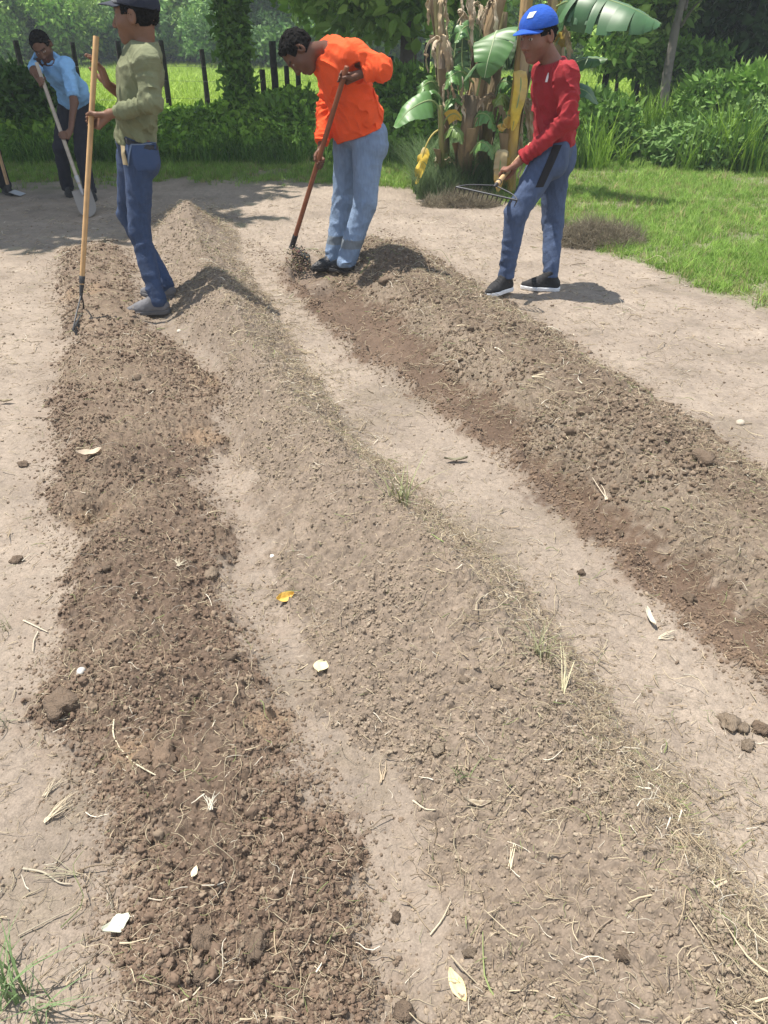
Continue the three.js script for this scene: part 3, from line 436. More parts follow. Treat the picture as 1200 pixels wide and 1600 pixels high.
const mid = (a, b) => a.clone().add(b).multiplyScalar(0.5);
const grow = (a, b, t) => a.clone().lerp(b, t);

const wood = (c, rough = 0.6) => new THREE.MeshStandardMaterial({ color: c, roughness: rough, bumpMap: woodTex, bumpScale: 0.0015, map: woodTex });
const woodTex = noiseTex(256, 8, (u, v) => 0.72 + 0.4 * (tn(u, v * 0.0 + v, 32, 3) - 0.5) * 0.5 + 0.5 * (h2(Math.floor(u * 64), 0, 5) - 0.5) * 0.5 + 0.25 * (tn(u, v, 8, 9) - 0.5));
const steel = std(lin(0.07, 0.072, 0.075), 0.5, { metalness: 0.6 }), wornSteel = std(lin(0.36, 0.36, 0.37), 0.5, { metalness: 0.35 }), blackIron = std(lin(0.03, 0.03, 0.032), 0.6);
function handle(a, b, r0, r1, mat, parent, o) { return part('handle', tube([a, grow(a, b, 0.5), b], t => lerp(r0, r1, t), 14, 10, 0.03, 5).translate(-o.x, -o.y, -o.z), mat, parent); }
function bowRake(label, top, ferr, neck, barC, barAxis, tineDir, width, hr, hmat, thin) {
  const o = barC.clone(), g = thing('garden_rake', label, 'rake', o), L = p => p.clone().sub(o); barAxis = barAxis.clone().normalize(); tineDir = tineDir.clone().normalize();
  handle(top, ferr, hr, hr * 0.92, hmat, g, o);
  const ax = ferr.clone().sub(top).normalize();
  part('ferrule', tube([L(ferr.clone().addScaledVector(ax, -0.05)), L(grow(ferr, neck, 0.4)), L(neck)], t => lerp(hr * 1.12, hr * 0.45, t), 6, 10), blackIron, g);
  const e0 = barC.clone().addScaledVector(barAxis, -width / 2), e1 = barC.clone().addScaledVector(barAxis, width / 2), head = part('rake_head', tube([L(e0), L(barC), L(e1)], thin ? 0.006 : 0.0075, 8, 6), steel, g);
  for (const e of [e0, e1]) part('bow_arm', tube([L(neck.clone().addScaledVector(ax, -0.03)), L(grow(neck, e, 0.45).addScaledVector(e.clone().sub(barC), 0.28)), L(grow(neck, e, 0.85).addScaledVector(e.clone().sub(barC), 0.1)), L(e)], thin ? 0.004 : 0.005, 12, 6), steel, head);
  const tg = tube([V(0, 0, 0), tineDir.clone().multiplyScalar(0.035).addScaledVector(ax, 0.002), tineDir.clone().multiplyScalar(0.075).addScaledVector(ax, -0.008)], t => lerp(0.0042, 0.002, t), 4, 5);
  for (let i = 0; i < 14; i++) { const m = part('tine', tg, steel, head); m.position.copy(L(grow(e0, e1, i / 13))); }
  return g;
}
const dustySteel = std(lin(0.24, 0.225, 0.205), 0.8);

// ------------------------------------------------------------------ the people and their tools
{ // olive shirt, dark cap, leaning on a rake
  const J = { head: at(211, 26, 5.08), neck: at(225, 74, 5.08), chest: at(219, 118, 5.08), waist: at(212, 185, 5.1), hip: at(211, 222, 5.1), shL: at(228, 96, 4.91), shR: at(213, 90, 5.25), elL: at(238, 160, 4.86), elR: at(203, 158, 5.27), hipL: at(216, 243, 5.01), hipR: at(206, 240, 5.19), knL: at(218, 362, 4.97), knR: at(199, 335, 5.27) };
  const tip = onPlane(124, 508, 0.03), top = at(150, 62, 5.0), P = t => grow(top, tip, t), ax = tip.clone().sub(top).normalize();
  const w = at(168, 132, 5.09);
  person({ J, base: onPlane(245, 478, 0), label: 'boy in olive long-sleeved shirt and dark cap leaning on a rake', face: V(-1, -0.06, -0.06), crown: V(0.05, 1, 0), build: 0.98, headScale: 1.2, skin: [0.175, 0.092, 0.058],
    handL: { at: grow(top, tip, 0.262), axis: ax, r: 0.017, side: -1 }, handR: { open: w, dir: at(150, 88, 5.05).sub(w), palm: V(-0.75, 0.05, 0.6) }, footL: foot(262, 491, 206, 487), footR: foot(283, 459, 216, 464),
    hair: { thick: 0 }, cap: { color: [0.012, 0.016, 0.032], front: [0.16, 0.17, 0.18], brim: [0.03, 0.035, 0.05], tilt: 0.22 },
    shirt: { name: 'shirt', color: [0.175, 0.19, 0.105], sleeve: 1.84, sleeveR: 1.1, hem: -0.012, neckTilt: 0.15 },
    trousers: { name: 'jeans', color: [0.034, 0.060, 0.128], top: 0.045, belt: [0.012, 0.013, 0.018], loose: 0.010, hemW: 0.020 }, shoe: { color: [0.15, 0.15, 0.16], sole: [0.10, 0.10, 0.105], rough: 0.85 },
    extra: ({ drop, trousers, trouserF, J, T }) => {
      drop(trouserF, J.hipL.clone().add(V(0.055, 0.0, 0.25)), V(0, 0, -1), V(1, 0, 0), V(0, 1, 0), 0.13, 0.14, std(lin(0.036, 0.064, 0.14), 0.95), 'back_pocket', trousers, t => t < 0.25 ? 0.75 + t : 1);
      drop(trouserF, J.hipL.clone().add(V(0.055, 0.068, 0.25)), V(0, 0, -1), V(1, 0, 0), V(0, 1, 0), 0.13, 0.006, std(lin(0.13, 0.17, 0.24), 0.95), 'stitching', trousers, undefined, 8, 0.005);
      drop(trouserF, J.hipL.clone().add(V(-0.08, 0.01, 0.25)), V(0.1, 0, -1), V(1, 0, 0), V(-0.15, 1, 0), 0.035, 0.10, std(lin(0.30, 0.24, 0.14), 0.7), 'wallet', trousers, undefined, 8, 0.012);
      drop(trouserF, J.hipL.clone().add(V(-0.045, 0.01, 0.25)), V(0.1, 0, -1), V(1, 0, 0), V(0.3, 1, 0), 0.012, 0.12, std(lin(0.15, 0.20, 0.29), 0.95), 'pocket_seam', trousers, undefined, 8, 0.004);
    } });
  bowRake('long-handled rake with pale wooden pole held by boy in olive shirt', P(-0.01), P(0.845), P(0.905), tip.clone().add(V(0, 0.03, 0)), V(0.16, 0.0, 1), V(0.55, -0.8, 0.1), 0.36, 0.0165, wood(lin(0.60, 0.37, 0.165)));
}
{ // light blue school shirt, digging with a shovel
  const J = { head: at(66, 73, 8.84), neck: at(78, 95, 8.92), chest: at(92, 112, 8.97), waist: at(112, 141, 9.12), hip: at(117, 160, 9.22), shR: at(62, 96, 9.00), shL: at(104, 103, 8.82), elR: at(53, 111, 8.70), elL: at(116, 160, 8.64), hipR: at(106, 168, 9.22), hipL: at(128, 168, 9.20), knR: at(93, 230, 9.10), knL: at(127, 237, 9.04) };
  const top = at(57, 98, 8.55), tip = onPlane(140, 334, 0.0), neck = grow(top, tip, 0.80), ax = tip.clone().sub(top).normalize();
  person({ J, base: onPlane(125, 306, 0), label: 'boy in light blue shirt bending over a shovel beside the fence', face: V(0.10, -0.62, 0.75), crown: V(-0.25, 0.8, 0.5), res: 1.5, skin: [0.12, 0.062, 0.04],
    handL: { at: grow(top, tip, 0.475), axis: ax, r: 0.018, side: 1 }, handR: { at: grow(top, tip, 0.12), axis: ax, r: 0.018, side: -1 }, footL: foot(139, 308, 151, 317), footR: foot(105, 301, 113, 313),
    hair: { thick: 0.004 }, shirt: { name: 'shirt', color: [0.20, 0.40, 0.66], sleeve: 0.86, hem: 0.02, neckTilt: 0.5, loose: 1.35, collar: true },
    trousers: { name: 'trousers', color: [0.010, 0.011, 0.020], top: 0.045, loose: 0.018, hemW: 0.03 }, shoe: { color: [0.015, 0.015, 0.016], sole: [0.02, 0.02, 0.02] } });
  const g = thing('shovel', 'shovel with grey handle and dusty blade held by boy in blue shirt', 'shovel', tip), L = p => p.clone().sub(tip);
  handle(top, neck, 0.018, 0.02, wood(lin(0.42, 0.36, 0.29)), g, tip);
  const rr = ax.clone().cross(V(0.1, 0.35, 1)).normalize(), nn = rr.clone().cross(ax).normalize();
  part('socket', tube([L(grow(top, tip, 0.74)), L(grow(top, tip, 0.80)), L(grow(top, tip, 0.87))], t => lerp(0.024, 0.012, t), 6, 10), wornSteel, g);
  part('blade', slab((s, t) => { const w = 0.092 * (t < 0.6 ? 1 : Math.sqrt(Math.max(0.03, 1 - ((t - 0.6) / 0.4) ** 2.2))); return L(grow(top, tip, 0.83 + 0.19 * t)).addScaledVector(rr, s * w).addScaledVector(nn, -0.03 * (1 - s * s) * (1 - t * 0.7) + 0.012); }, 12, 12, 0.004), dustySteel, g);
}
{ // orange shirt, hoeing
  const J = { head: at(468, 83, 5.84), neck: at(508, 81, 5.96), chest: at(533, 112, 5.98), waist: at(553, 170, 6.05), hip: at(560, 204, 6.1), shL: at(553, 88, 5.80), shR: at(520, 90, 6.16), elL: at(596, 107, 5.74), elR: at(512, 168, 6.2), hipL: at(575, 224, 6.02), hipR: at(545, 224, 6.2), knL: at(571, 315, 5.97), knR: at(537, 312, 6.2) };
  const top = at(541, 108, 5.66), tip = onPlane(455, 390, 0.09), ax = tip.clone().sub(top).normalize();
  person({ J, base: onPlane(530, 418, 0), label: 'boy in bright orange shirt and pale jeans bending over a hoe', face: V(-0.36, -0.90, 0.22), crown: V(-0.92, 0.35, 0.0), build: 1.14, headScale: 1.1, skin: [0.115, 0.055, 0.034],
    handL: { at: grow(top, tip, 0.045), axis: ax, r: 0.018, side: -1 }, handR: { at: grow(top, tip, 0.465), axis: ax, r: 0.018, side: 1 }, footL: foot(557, 427, 508, 431), footR: foot(534, 410, 490, 417),
    hair: { thick: 0.006 }, shirt: { name: 'shirt', color: [0.86, 0.098, 0.018], sleeve: 1.86, hem: -0.03, bulk: 0.013, hemN: V(-0.34, 0.94, 0), neckTilt: 0.4, loose: 1.7, collar: true },
    trousers: { name: 'jeans', color: [0.19, 0.27, 0.40], top: 0.03, loose: 0.022, hemW: 0.032, fold: 0.011, band: [0.60, 0.76, [0.17, 0.20, 0.23]] }, shoe: { color: [0.018, 0.019, 0.022], sole: [0.02, 0.02, 0.022], rough: 0.35, high: 0.09 },
    extra: ({ drop, shirt, shirtF, J, T }) => {
      const o = at(521, 112, 5.55), d = V(0.3, -0.1, -1), m = std(lin(0.10, 0.025, 0.012), 0.9), R = V(1, 0, 0.3), U = V(-0.2, 1, 0);
      drop(shirtF, o, d, R, U, 0.05, 0.004, m, 'pocket_edge', shirt, undefined, 8, 0.004); drop(shirtF, o.clone().add(V(0, -0.055, 0)), d, R, U, 0.05, 0.004, m, 'pocket_edge', shirt, undefined, 8, 0.004);
      drop(shirtF, o.clone().add(V(-0.024, -0.03, 0)), d, R, U, 0.004, 0.06, m, 'pocket_edge', shirt, undefined, 8, 0.004); drop(shirtF, o.clone().add(V(0.006, 0.012, 0)), d, R, U, 0.03, 0.03, m, 'emblem', shirt, t => 1 - t * 0.7, 8, 0.004);
    } });
  const g = thing('hoe', 'hoe with red-brown handle swung by boy in orange shirt', 'hoe', tip), L = p => p.clone().sub(tip);
  handle(grow(top, tip, -0.01), grow(top, tip, 0.96), 0.0165, 0.0185, wood(lin(0.30, 0.105, 0.05)), g, tip);
  part('ferrule', tube([L(grow(top, tip, 0.90)), L(grow(top, tip, 0.95)), L(grow(top, tip, 0.985))], t => lerp(0.021, 0.022, t), 4, 10), blackIron, g);
  part('blade', slab((s, t) => V(-0.01 + t * 0.15, 0.035 - t * 0.075 - 0.02 * t * t, s * 0.085 * (0.75 + 0.25 * t) + 0.02), 6, 6, 0.005), steel, g);
}
{ // red jersey, blue cap, carrying a rake
  const J = { head: at(840, 57, 5.46), neck: at(865, 104, 5.5), chest: at(866, 140, 5.5), waist: at(866, 195, 5.52), hip: at(865, 230, 5.52), shL: at(884, 118, 5.34), shR: at(850, 116, 5.66), elL: at(889, 186, 5.27), elR: at(866, 186, 5.75), hipL: at(856, 246, 5.43), hipR: at(868, 246, 5.62), knL: at(806, 335, 5.34), knR: at(864, 346, 5.62) };
  const ferr = at(777, 287, 5.2), end = at(829, 226, 6.35), ax = ferr.clone().sub(end).normalize();
  person({ J, base: onPlane(812, 452, 0), label: 'boy in red long-sleeved jersey and blue cap carrying a rake', face: V(-0.78, -0.26, 0.55), crown: V(-0.15, 1, 0.1), build: 1.08, headScale: 1.17, skin: [0.205, 0.098, 0.066],
    handL: { at: grow(ferr, end, 0.185), axis: ax, r: 0.0175, side: 1 }, handR: { open: at(856, 246, 5.72), dir: V(-0.05, -1, 0), palm: V(-0.2, 0, 1) }, footL: foot(812, 453, 746, 461), footR: foot(876, 455, 814, 451),
    hair: { thick: 0 }, cap: { color: [0.012, 0.085, 0.44], tilt: 0.10, badge: -0.026 },
    shirt: { name: 'jersey', color: [0.31, 0.016, 0.022], sleeve: 1.88, hem: 0.0, neckTilt: 0.2 },
    trousers: { name: 'track_trousers', color: [0.058, 0.088, 0.165], top: 0.05, loose: 0.016, hemW: 0.012, bottom: 0.01, fold: 0.010 }, shoe: { color: [0.016, 0.016, 0.018], sole: [0.72, 0.74, 0.77], lace: [0.02, 0.02, 0.02], high: 0.11 },
    extra: ({ drop, shirt, trousers, shirtF, trouserF, J, T }) => {
      drop(trouserF, J.hipL.clone().lerp(J.knL, 0.22).add(V(0.03, 0.035, 0.28)), V(0, 0, -1), V(1, 0, 0), V(0.40, 1, 0), 0.055, 0.26, std(lin(0.010, 0.010, 0.014), 0.9), 'side_panel', trousers, undefined, 14, 0.003);
      drop(shirtF, at(839, 124, 5.15), V(0.45, 0, -1), V(1, 0, 0.3), V(0.15, 1, 0), 0.022, 0.05, std(lin(0.72, 0.68, 0.68), 0.9), 'badge', shirt, t => t > 0.5 ? 1.1 - t * 0.9 : 0.65, 8, 0.003);
    } });
  const a = at(713, 292, 5.2), b = at(808, 313, 5.02), c = mid(a, b);
  bowRake('rake with wide wire head carried level by boy in red jersey', end, ferr, grow(ferr, c, 0.3), c, b.clone().sub(a), V(-0.1, -0.62, -0.7), a.distanceTo(b), 0.0175, wood(lin(0.62, 0.42, 0.21)), true);
}
{ // someone mostly outside the picture on the left
  const Z = 9.3, X = -40, J = { head: at(X - 4, 40, Z), neck: at(X - 2, 72, Z), chest: at(X, 95, Z), waist: at(X, 140, Z), hip: at(X, 165, Z), shL: at(X + 18, 82, Z - 0.05), shR: at(X - 18, 82, Z + 0.05), elL: at(X + 17, 125, Z - 0.16), elR: at(X - 22, 128, Z - 0.1), hipL: at(X + 8, 178, Z), hipR: at(X - 9, 178, Z), knL: at(X + 30, 240, Z - 0.12), knR: at(X - 12, 240, Z - 0.05) };
  const top = at(-30, 140, Z - 0.35), tip = onPlane(17, 306, 0), ax = tip.clone().sub(top).normalize();
  person({ J, base: onPlane(0, 304, 0), label: 'partly seen person in black trousers and boots at left edge', face: V(0.3, -0.5, 0.8), res: 2.2, skin: [0.12, 0.062, 0.04],
    handL: { at: grow(top, tip, 0.3), axis: ax, r: 0.018, side: 1 }, handR: { at: grow(top, tip, 0.08), axis: ax, r: 0.018, side: -1 }, footL: foot(4, 300, 24, 308), footR: foot(-50, 303, -38, 312),
    hair: { thick: 0 }, shirt: { name: 'shirt', color: [0.20, 0.40, 0.66], sleeve: 0.86, hem: 0.02 }, trousers: { name: 'trousers', color: [0.010, 0.010, 0.013], top: 0.045, loose: 0.02, hemW: 0.03 }, shoe: { color: [0.014, 0.014, 0.015], sole: [0.03, 0.03, 0.03] } });
  const g = thing('hoe', 'hoe with tan handle beside the black boot at left edge', 'hoe', tip), L = p => p.clone().sub(tip);
  handle(top, grow(top, tip, 0.93), 0.0165, 0.018, wood(lin(0.50, 0.33, 0.18)), g, tip);
  part('ferrule', tube([L(grow(top, tip, 0.88)), L(grow(top, tip, 0.93)), L(grow(top, tip, 0.97))], 0.021, 4, 10), blackIron, g);
  part('blade', slab((s, t) => V(0.02 + t * 0.12, 0.05 - t * 0.04, s * 0.08), 5, 5, 0.005), wornSteel, g);
}

// ------------------------------------------------------------------ plants
const stemMat = std(lin(0.09, 0.12, 0.04)), twigMat = std(lin(0.10, 0.08, 0.06));
// geometry of one leaf along +y, folded at the midrib, bent over at the tip
function leafGeo(l, w, bend = 0.25, fold = 0.2, y0 = 0) {
  const p = [], q = [[0, 0], [0.28, 0.8], [0.62, 0.85], [1, 0]];
  const P = (t, s) => { const hw = w * 0.5 * Math.sin(Math.PI * Math.pow(t, 0.75)) * s; return [hw, y0 + l * t * (1 - 0.2 * bend * t), -bend * l * t * t + Math.abs(hw) * fold]; };
  const T = [0, 0.3, 0.65, 1];
  for (let i = 0; i < 3; i++) for (const s of [-1, 1]) { const a = P(T[i], 0), b = P(T[i + 1], 0), c = P(T[i], s), d = P(T[i + 1], s); if (i > 0) p.push(...a, ...c, ...b); if (i < 2) p.push(...b, ...c, ...d); else p.push(); if (i === 2) { /* tip */ } if (i === 0) { /* base triangle only */ } }
  const g = new THREE.BufferGeometry(); g.setAttribute('position', new THREE.Float32BufferAttribute(p, 3)); g.computeVertexNormals(); return g;
}
function spray(n, l, w, spread, seed) { // a twig's worth of leaves
  const r = rng(seed), gs = [];
  for (let i = 0; i < n; i++) { const g = leafGeo(l * (0.7 + 0.6 * r()), w * (0.7 + 0.6 * r()), 0.1 + 0.4 * r(), 0.2); const m = new THREE.Matrix4().makeRotationFromEuler(new THREE.Euler((r() - 0.3) * 2.2, r() * 6.28, (r() - 0.5) * 2.4)); m.setPosition((r() - 0.5) * spread, (r() - 0.5) * spread, (r() - 0.5) * spread); gs.push(g.applyMatrix4(m)); }
  return join(gs);
}
function blade(h, w, lean, seg = 3) { const p = []; const P = (t, s) => [s * w * 0.5 * (1 - t * 0.92), h * (t - 0.25 * lean * t * t), lean * h * t * t]; for (let i = 0; i < seg; i++) { const t0 = i / seg, t1 = (i + 1) / seg, a = P(t0, -1), b = P(t0, 1), c = P(t1, -1), d = P(t1, 1); p.push(...a, ...b, ...c); if (i < seg - 1) p.push(...b, ...d, ...c); } const g = new THREE.BufferGeometry(); g.setAttribute('position', new THREE.Float32BufferAttribute(p, 3)); g.computeVertexNormals(); return g; }
function tuft(n, h, w, spread, seed, leanK = 1, seg = 3) { const r = rng(seed), gs = []; for (let i = 0; i < n; i++) { const g = blade(h * (0.5 + 0.7 * r()), w * (0.7 + 0.6 * r()), leanK * (0.15 + 0.9 * r()), seg); g.rotateY(r() * 6.28); g.translate((r() - 0.5) * spread, -0.01, (r() - 0.5) * spread); gs.push(g); } return join(gs); }
function scatter(name, geo, mat, list, parent) { // list: [x, y, z, scale, yaw, colour, tiltX, tiltZ, sy]
  const m = new THREE.InstancedMesh(geo, mat, list.length), M = new THREE.Matrix4(), q = new THREE.Quaternion(), e = new THREE.Euler(), p = V(0, 0, 0), s = V(1, 1, 1), c = new THREE.Color();
  list.forEach((a, i) => { e.set(a[6] || 0, a[4], a[7] || 0, 'YXZ'); q.setFromEuler(e); M.compose(p.set(a[0], a[1], a[2]), q, s.set(a[3], a[3] * (a[8] || 1), a[3])); m.setMatrixAt(i, M); if (a[5]) m.setColorAt(i, c.setRGB(...a[5])); });
  m.name = parent ? name : numbered(name); m.castShadow = m.receiveShadow = true; m.userData.kind = 'stuff'; (parent || scene).add(m); return m;
}
const green = (r, a, b) => { const t = r(), k = 0.75 + 0.5 * r(); return [lerp(a[0], b[0], t) * k, lerp(a[1], b[1], t) * k, lerp(a[2], b[2], t) * k]; };
const seen = (x, z, m = 1) => z < -0.3 && Math.abs(x) < -z * 0.60 + m;
const gMat = leafMat({ transmission: 0.38, roughness: 0.8, specularIntensity: 0.4 }), lMat = leafMat({ transmission: 0.34, roughness: 0.7, specularIntensity: 0.5 });

{ // mown lawn and the verge behind the plot
  const r = rng(5), la = [[], [], []], geos = [tuft(9, 0.075, 0.006, 0.07, 1), tuft(8, 0.055, 0.007, 0.09, 2, 1.5), tuft(7, 0.12, 0.006, 0.06, 3)];
  for (let i = 0; i < 175000; i++) {
    const z = -4.2 - Math.pow(r(), 1.25) * 10.5, x = (r() * 2 - 1) * (-z * 0.58 + 0.6); const w = lawnW(x, z); if (r() > w * w * clamp(0.5 + 1.1 * fbm(x * 1.3, z * 1.3, 201, 4) + 0.3, 0.08, 1)) continue;
    const bare = fbm(x * 0.9 + 4, z * 1.5, 211, 3); if (bare > 0.30 && r() < 0.75) continue; const k = r() < 0.07 ? 2 : r() < 0.5 ? 0 : 1, dry = r() < 0.10 + 0.3 * Math.max(0, bare);
    la[k].push([x, groundH(x, z), z, 0.7 + 0.7 * r(), r() * 6.28, dry ? green(r, [0.30, 0.27, 0.12], [0.36, 0.30, 0.16]) : green(r, [0.14, 0.28, 0.035], [0.29, 0.43, 0.085])]);
  }
  const L = thing('lawn_grass', 'short green lawn grass bordering the bare plot', 'grass'); L.userData.kind = 'stuff';
  la.forEach((l, i) => scatter('grass_blades', geos[i], gMat, l, L));
}
{ // meadow beyond the fence
  const r = rng(6), l = [], g = tuft(7, 0.32, 0.03, 0.45, 4, 1.1);
  for (let i = 0; i < 46000; i++) { const z = -15.5 - Math.pow(r(), 0.8) * 34, x = (r() * 2 - 1) * (-z * 0.55 + 1); l.push([x, 0.05 * fbm(x, z, 3, 2), z, 0.6 + 0.8 * r(), r() * 6.28, green(r, [0.24, 0.38, 0.035], [0.36, 0.50, 0.06])]); }
  tag(scatter('meadow_grass', g, gMat, l), 'sunlit yellow-green meadow beyond the fence', 'meadow', null, 'stuff');
}
{ // dark undergrowth along the fence, left and centre
  const r = rng(7), a = [], b = [], g1 = spray(9, 0.085, 0.045, 0.16, 11), g2 = tuft(8, 0.5, 0.018, 0.2, 12, 1.2, 4);
  for (let i = 0; i < 26000; i++) {
    const x = -9 + r() * 12.2, d = r(), top = 0.50 + 0.30 * fbm(x * 0.9, 3, 221, 3), z = -12.0 - d * 2.2, hh = top * Math.min(1, 0.35 + d * 2.2); const y = hh * Math.sqrt(r()) * (0.9 + 0.25 * r());
    a.push([x, y, z + 0.12 * (r() - 0.5), 0.7 + 0.9 * r(), r() * 6.28, green(r, [0.10, 0.22, 0.022], [0.30, 0.50, 0.06]), r() * 6.28, r() * 6.28]);
  }
  for (let i = 0; i < 2600; i++) { const x = -9 + r() * 12, z = -11.5 - r() * 2.4; b.push([x, 0, z, 0.5 + 0.7 * r(), r() * 6.28, green(r, [0.06, 0.15, 0.02], [0.14, 0.27, 0.04])]); }
  const U = thing('undergrowth', 'dark leafy undergrowth growing along the fence behind the diggers', 'undergrowth'); U.userData.kind = 'stuff';
  scatter('leaves', g1, lMat, a, U); scatter('grass_blades', g2, gMat, b, U);
}
{ // tall cane grass on the right
  const r = rng(8), a = [], g = [tuft(10, 1.0, 0.032, 0.22, 21, 0.75, 5), tuft(9, 0.75, 0.026, 0.25, 22, 1.25, 5)], l = [[], []];
  for (let i = 0; i < 5200; i++) { const x = 2.4 + r() * 7.2, z = -10.9 - r() * 3.6 + (x - 3) * 0.12, cn = fbm(x * 1.1, z * 1.1, 261, 3); if (cn < -0.12 + 0.3 * r() || (x < 3.2 && r() < 0.5)) continue; const low = sstep(4.4, 6.0, x); l[i % 2].push([x, 0, z, (0.45 + 0.5 * r()) * (0.75 + 0.7 * Math.max(0, cn)) * (1 - 0.15 * low), r() * 6.28, green(r, [0.055, 0.14, 0.016], [0.29, 0.47, 0.05]), (r() - 0.5) * 0.4, (r() - 0.5) * 0.4]); }
  const U = thing('tall_grass', 'tall arching green cane grass behind the lawn on the right', 'tall grass'); U.userData.kind = 'stuff';
  l.forEach((q, i) => scatter('grass_blades', g[i], gMat, q, U));
  // low leafy weeds in it
  const wg = spray(8, 0.11, 0.055, 0.2, 24);
  for (const [px, py, rx, h, n, lab] of [[1105, 195, 0.75, 0.55, 1300, 'broad-leaved weed clump at the lawn edge in front of the cane grass'], [1180, 140, 0.6, 0.9, 1200, 'tall leafy weed clump at the right edge before the dark tree']]) {
    const c = onPlane(px, py + 40, 0); c.z = Math.max(c.z, -11.6); c.x = (px - 600) / FOCAL * (-c.z * Math.cos(PITCH) + 0.7); const G = thing('weed_clump', lab, 'weed', V(c.x, 0, c.z), 'weeds in the cane grass'), w = [], st = [];
    for (let i = 0; i < n; i++) { const an = r() * 6.28, rr = Math.sqrt(r()) * rx; w.push([Math.cos(an) * rr, 0.04 + r() * h * (1 - 0.5 * rr / rx), Math.sin(an) * rr, 0.6 + 0.7 * r(), r() * 6.28, green(r, [0.09, 0.19, 0.04], [0.22, 0.37, 0.09]), r() * 6, r() * 6]); }
    for (let i = 0; i < 14; i++) { const an = r() * 6.28, rr = r() * rx * 0.8; st.push(tube([V(Math.cos(an) * rr * 0.4, 0, Math.sin(an) * rr * 0.4), V(Math.cos(an) * rr, h * 0.8, Math.sin(an) * rr)], 0.007, 3, 5)); }
    scatter('leaves', wg, lMat, w, G); for (const q of st) part('stem', q, stemMat, G);
  }
}
// ------------------------------------------------------------------ trees
const barkTex = noiseTex(256, 31, (u, v) => 0.5 + 0.55 * (tn(u, v * 1, 24, 33) - 0.5) + 0.5 * (h2(Math.floor(u * 40 + 2 * tn(u, v, 8, 3)), Math.floor(v * 9), 4) - 0.5) * 0.6);
const bark = c => new THREE.MeshStandardMaterial({ color: c, roughness: 0.95, bumpMap: barkTex, bumpScale: 0.02 });
const sprays = [spray(10, 0.30, 0.13, 0.5, 41), spray(12, 0.20, 0.10, 0.45, 42), spray(12, 0.14, 0.06, 0.32, 43)];
function tree(name, label, o, group) {
  const r = rng(o.seed), G = thing(name, label, 'tree', V(o.x, 0, o.z), group), H = o.h, tr = [];
  const lx = o.lean || 0, top = V(lx * H, H, (r() - 0.5) * 0.1 * H);
  tr.push(tube([V(0, -0.1, 0), V(lx * H * 0.2 + (r() - 0.5) * 0.15, H * 0.33, (r() - 0.5) * 0.2), V(lx * H * 0.6 + (r() - 0.5) * 0.2, H * 0.66, (r() - 0.5) * 0.3), top], t => o.r * (1 - 0.72 * t) + o.r * 0.5 * Math.exp(-t * 16), 14, 10, 0.25, o.seed));
  for (let i = 0; i < (o.limbs ?? 7); i++) { const t = 0.35 + 0.6 * r(), an = r() * 6.28, L = o.cr * (0.6 + 0.5 * r()), b = V(lx * H * t, H * t, 0); tr.push(tube([b, b.clone().add(V(Math.cos(an) * L * 0.5, L * 0.35, Math.sin(an) * L * 0.5)), b.clone().add(V(Math.cos(an) * L, L * 0.5, Math.sin(an) * L))], q => o.r * 0.35 * (1 - 0.85 * q), 7, 6, 0.2, i)); }
  part('trunk', join(tr), bark(lin(...(o.bark || [0.11, 0.09, 0.07]))), G);
  const list = [], n = o.n, lumps = []; for (let i = 0; i < (o.lumps || 26); i++) { const an = r() * 6.28, q = Math.pow(r(), 0.5), y = o.y0 + (o.y1 - o.y0) * r(), k = Math.sqrt(Math.max(0.08, 1 - ((y - (o.y0 + o.y1) / 2) / ((o.y1 - o.y0) / 2)) ** 2 * 0.8)); lumps.push([lx * y + Math.cos(an) * q * o.cr * k, y, Math.sin(an) * q * o.cr * k, o.cr * (0.22 + 0.25 * r()), 0.75 + 0.5 * r()]); }
  for (let i = 0; i < n; i++) { const L = lumps[Math.floor(r() * lumps.length)], u = r() * 2 - 1, an = r() * 6.28, q = Math.sqrt(1 - u * u), rr = L[3] * Math.pow(r(), 0.4); const y = L[1] + u * rr * 0.8; if (y < (o.floor ?? 0.1)) continue; const c = green(r, o.c0, o.c1); list.push([L[0] + Math.cos(an) * q * rr, y, L[2] + Math.sin(an) * q * rr, 0.7 + 0.7 * r(), r() * 6.28, [c[0] * L[4], c[1] * L[4], c[2] * L[4]], r() * 6.28, r() * 6.28]); }
  scatter('crown', sprays[o.leaf ?? 0], lMat, list, G);
  return G;
}
const dk0 = [0.075, 0.17, 0.022], dk1 = [0.19, 0.35, 0.05], lt0 = [0.16, 0.32, 0.05], lt1 = [0.38, 0.56, 0.12];
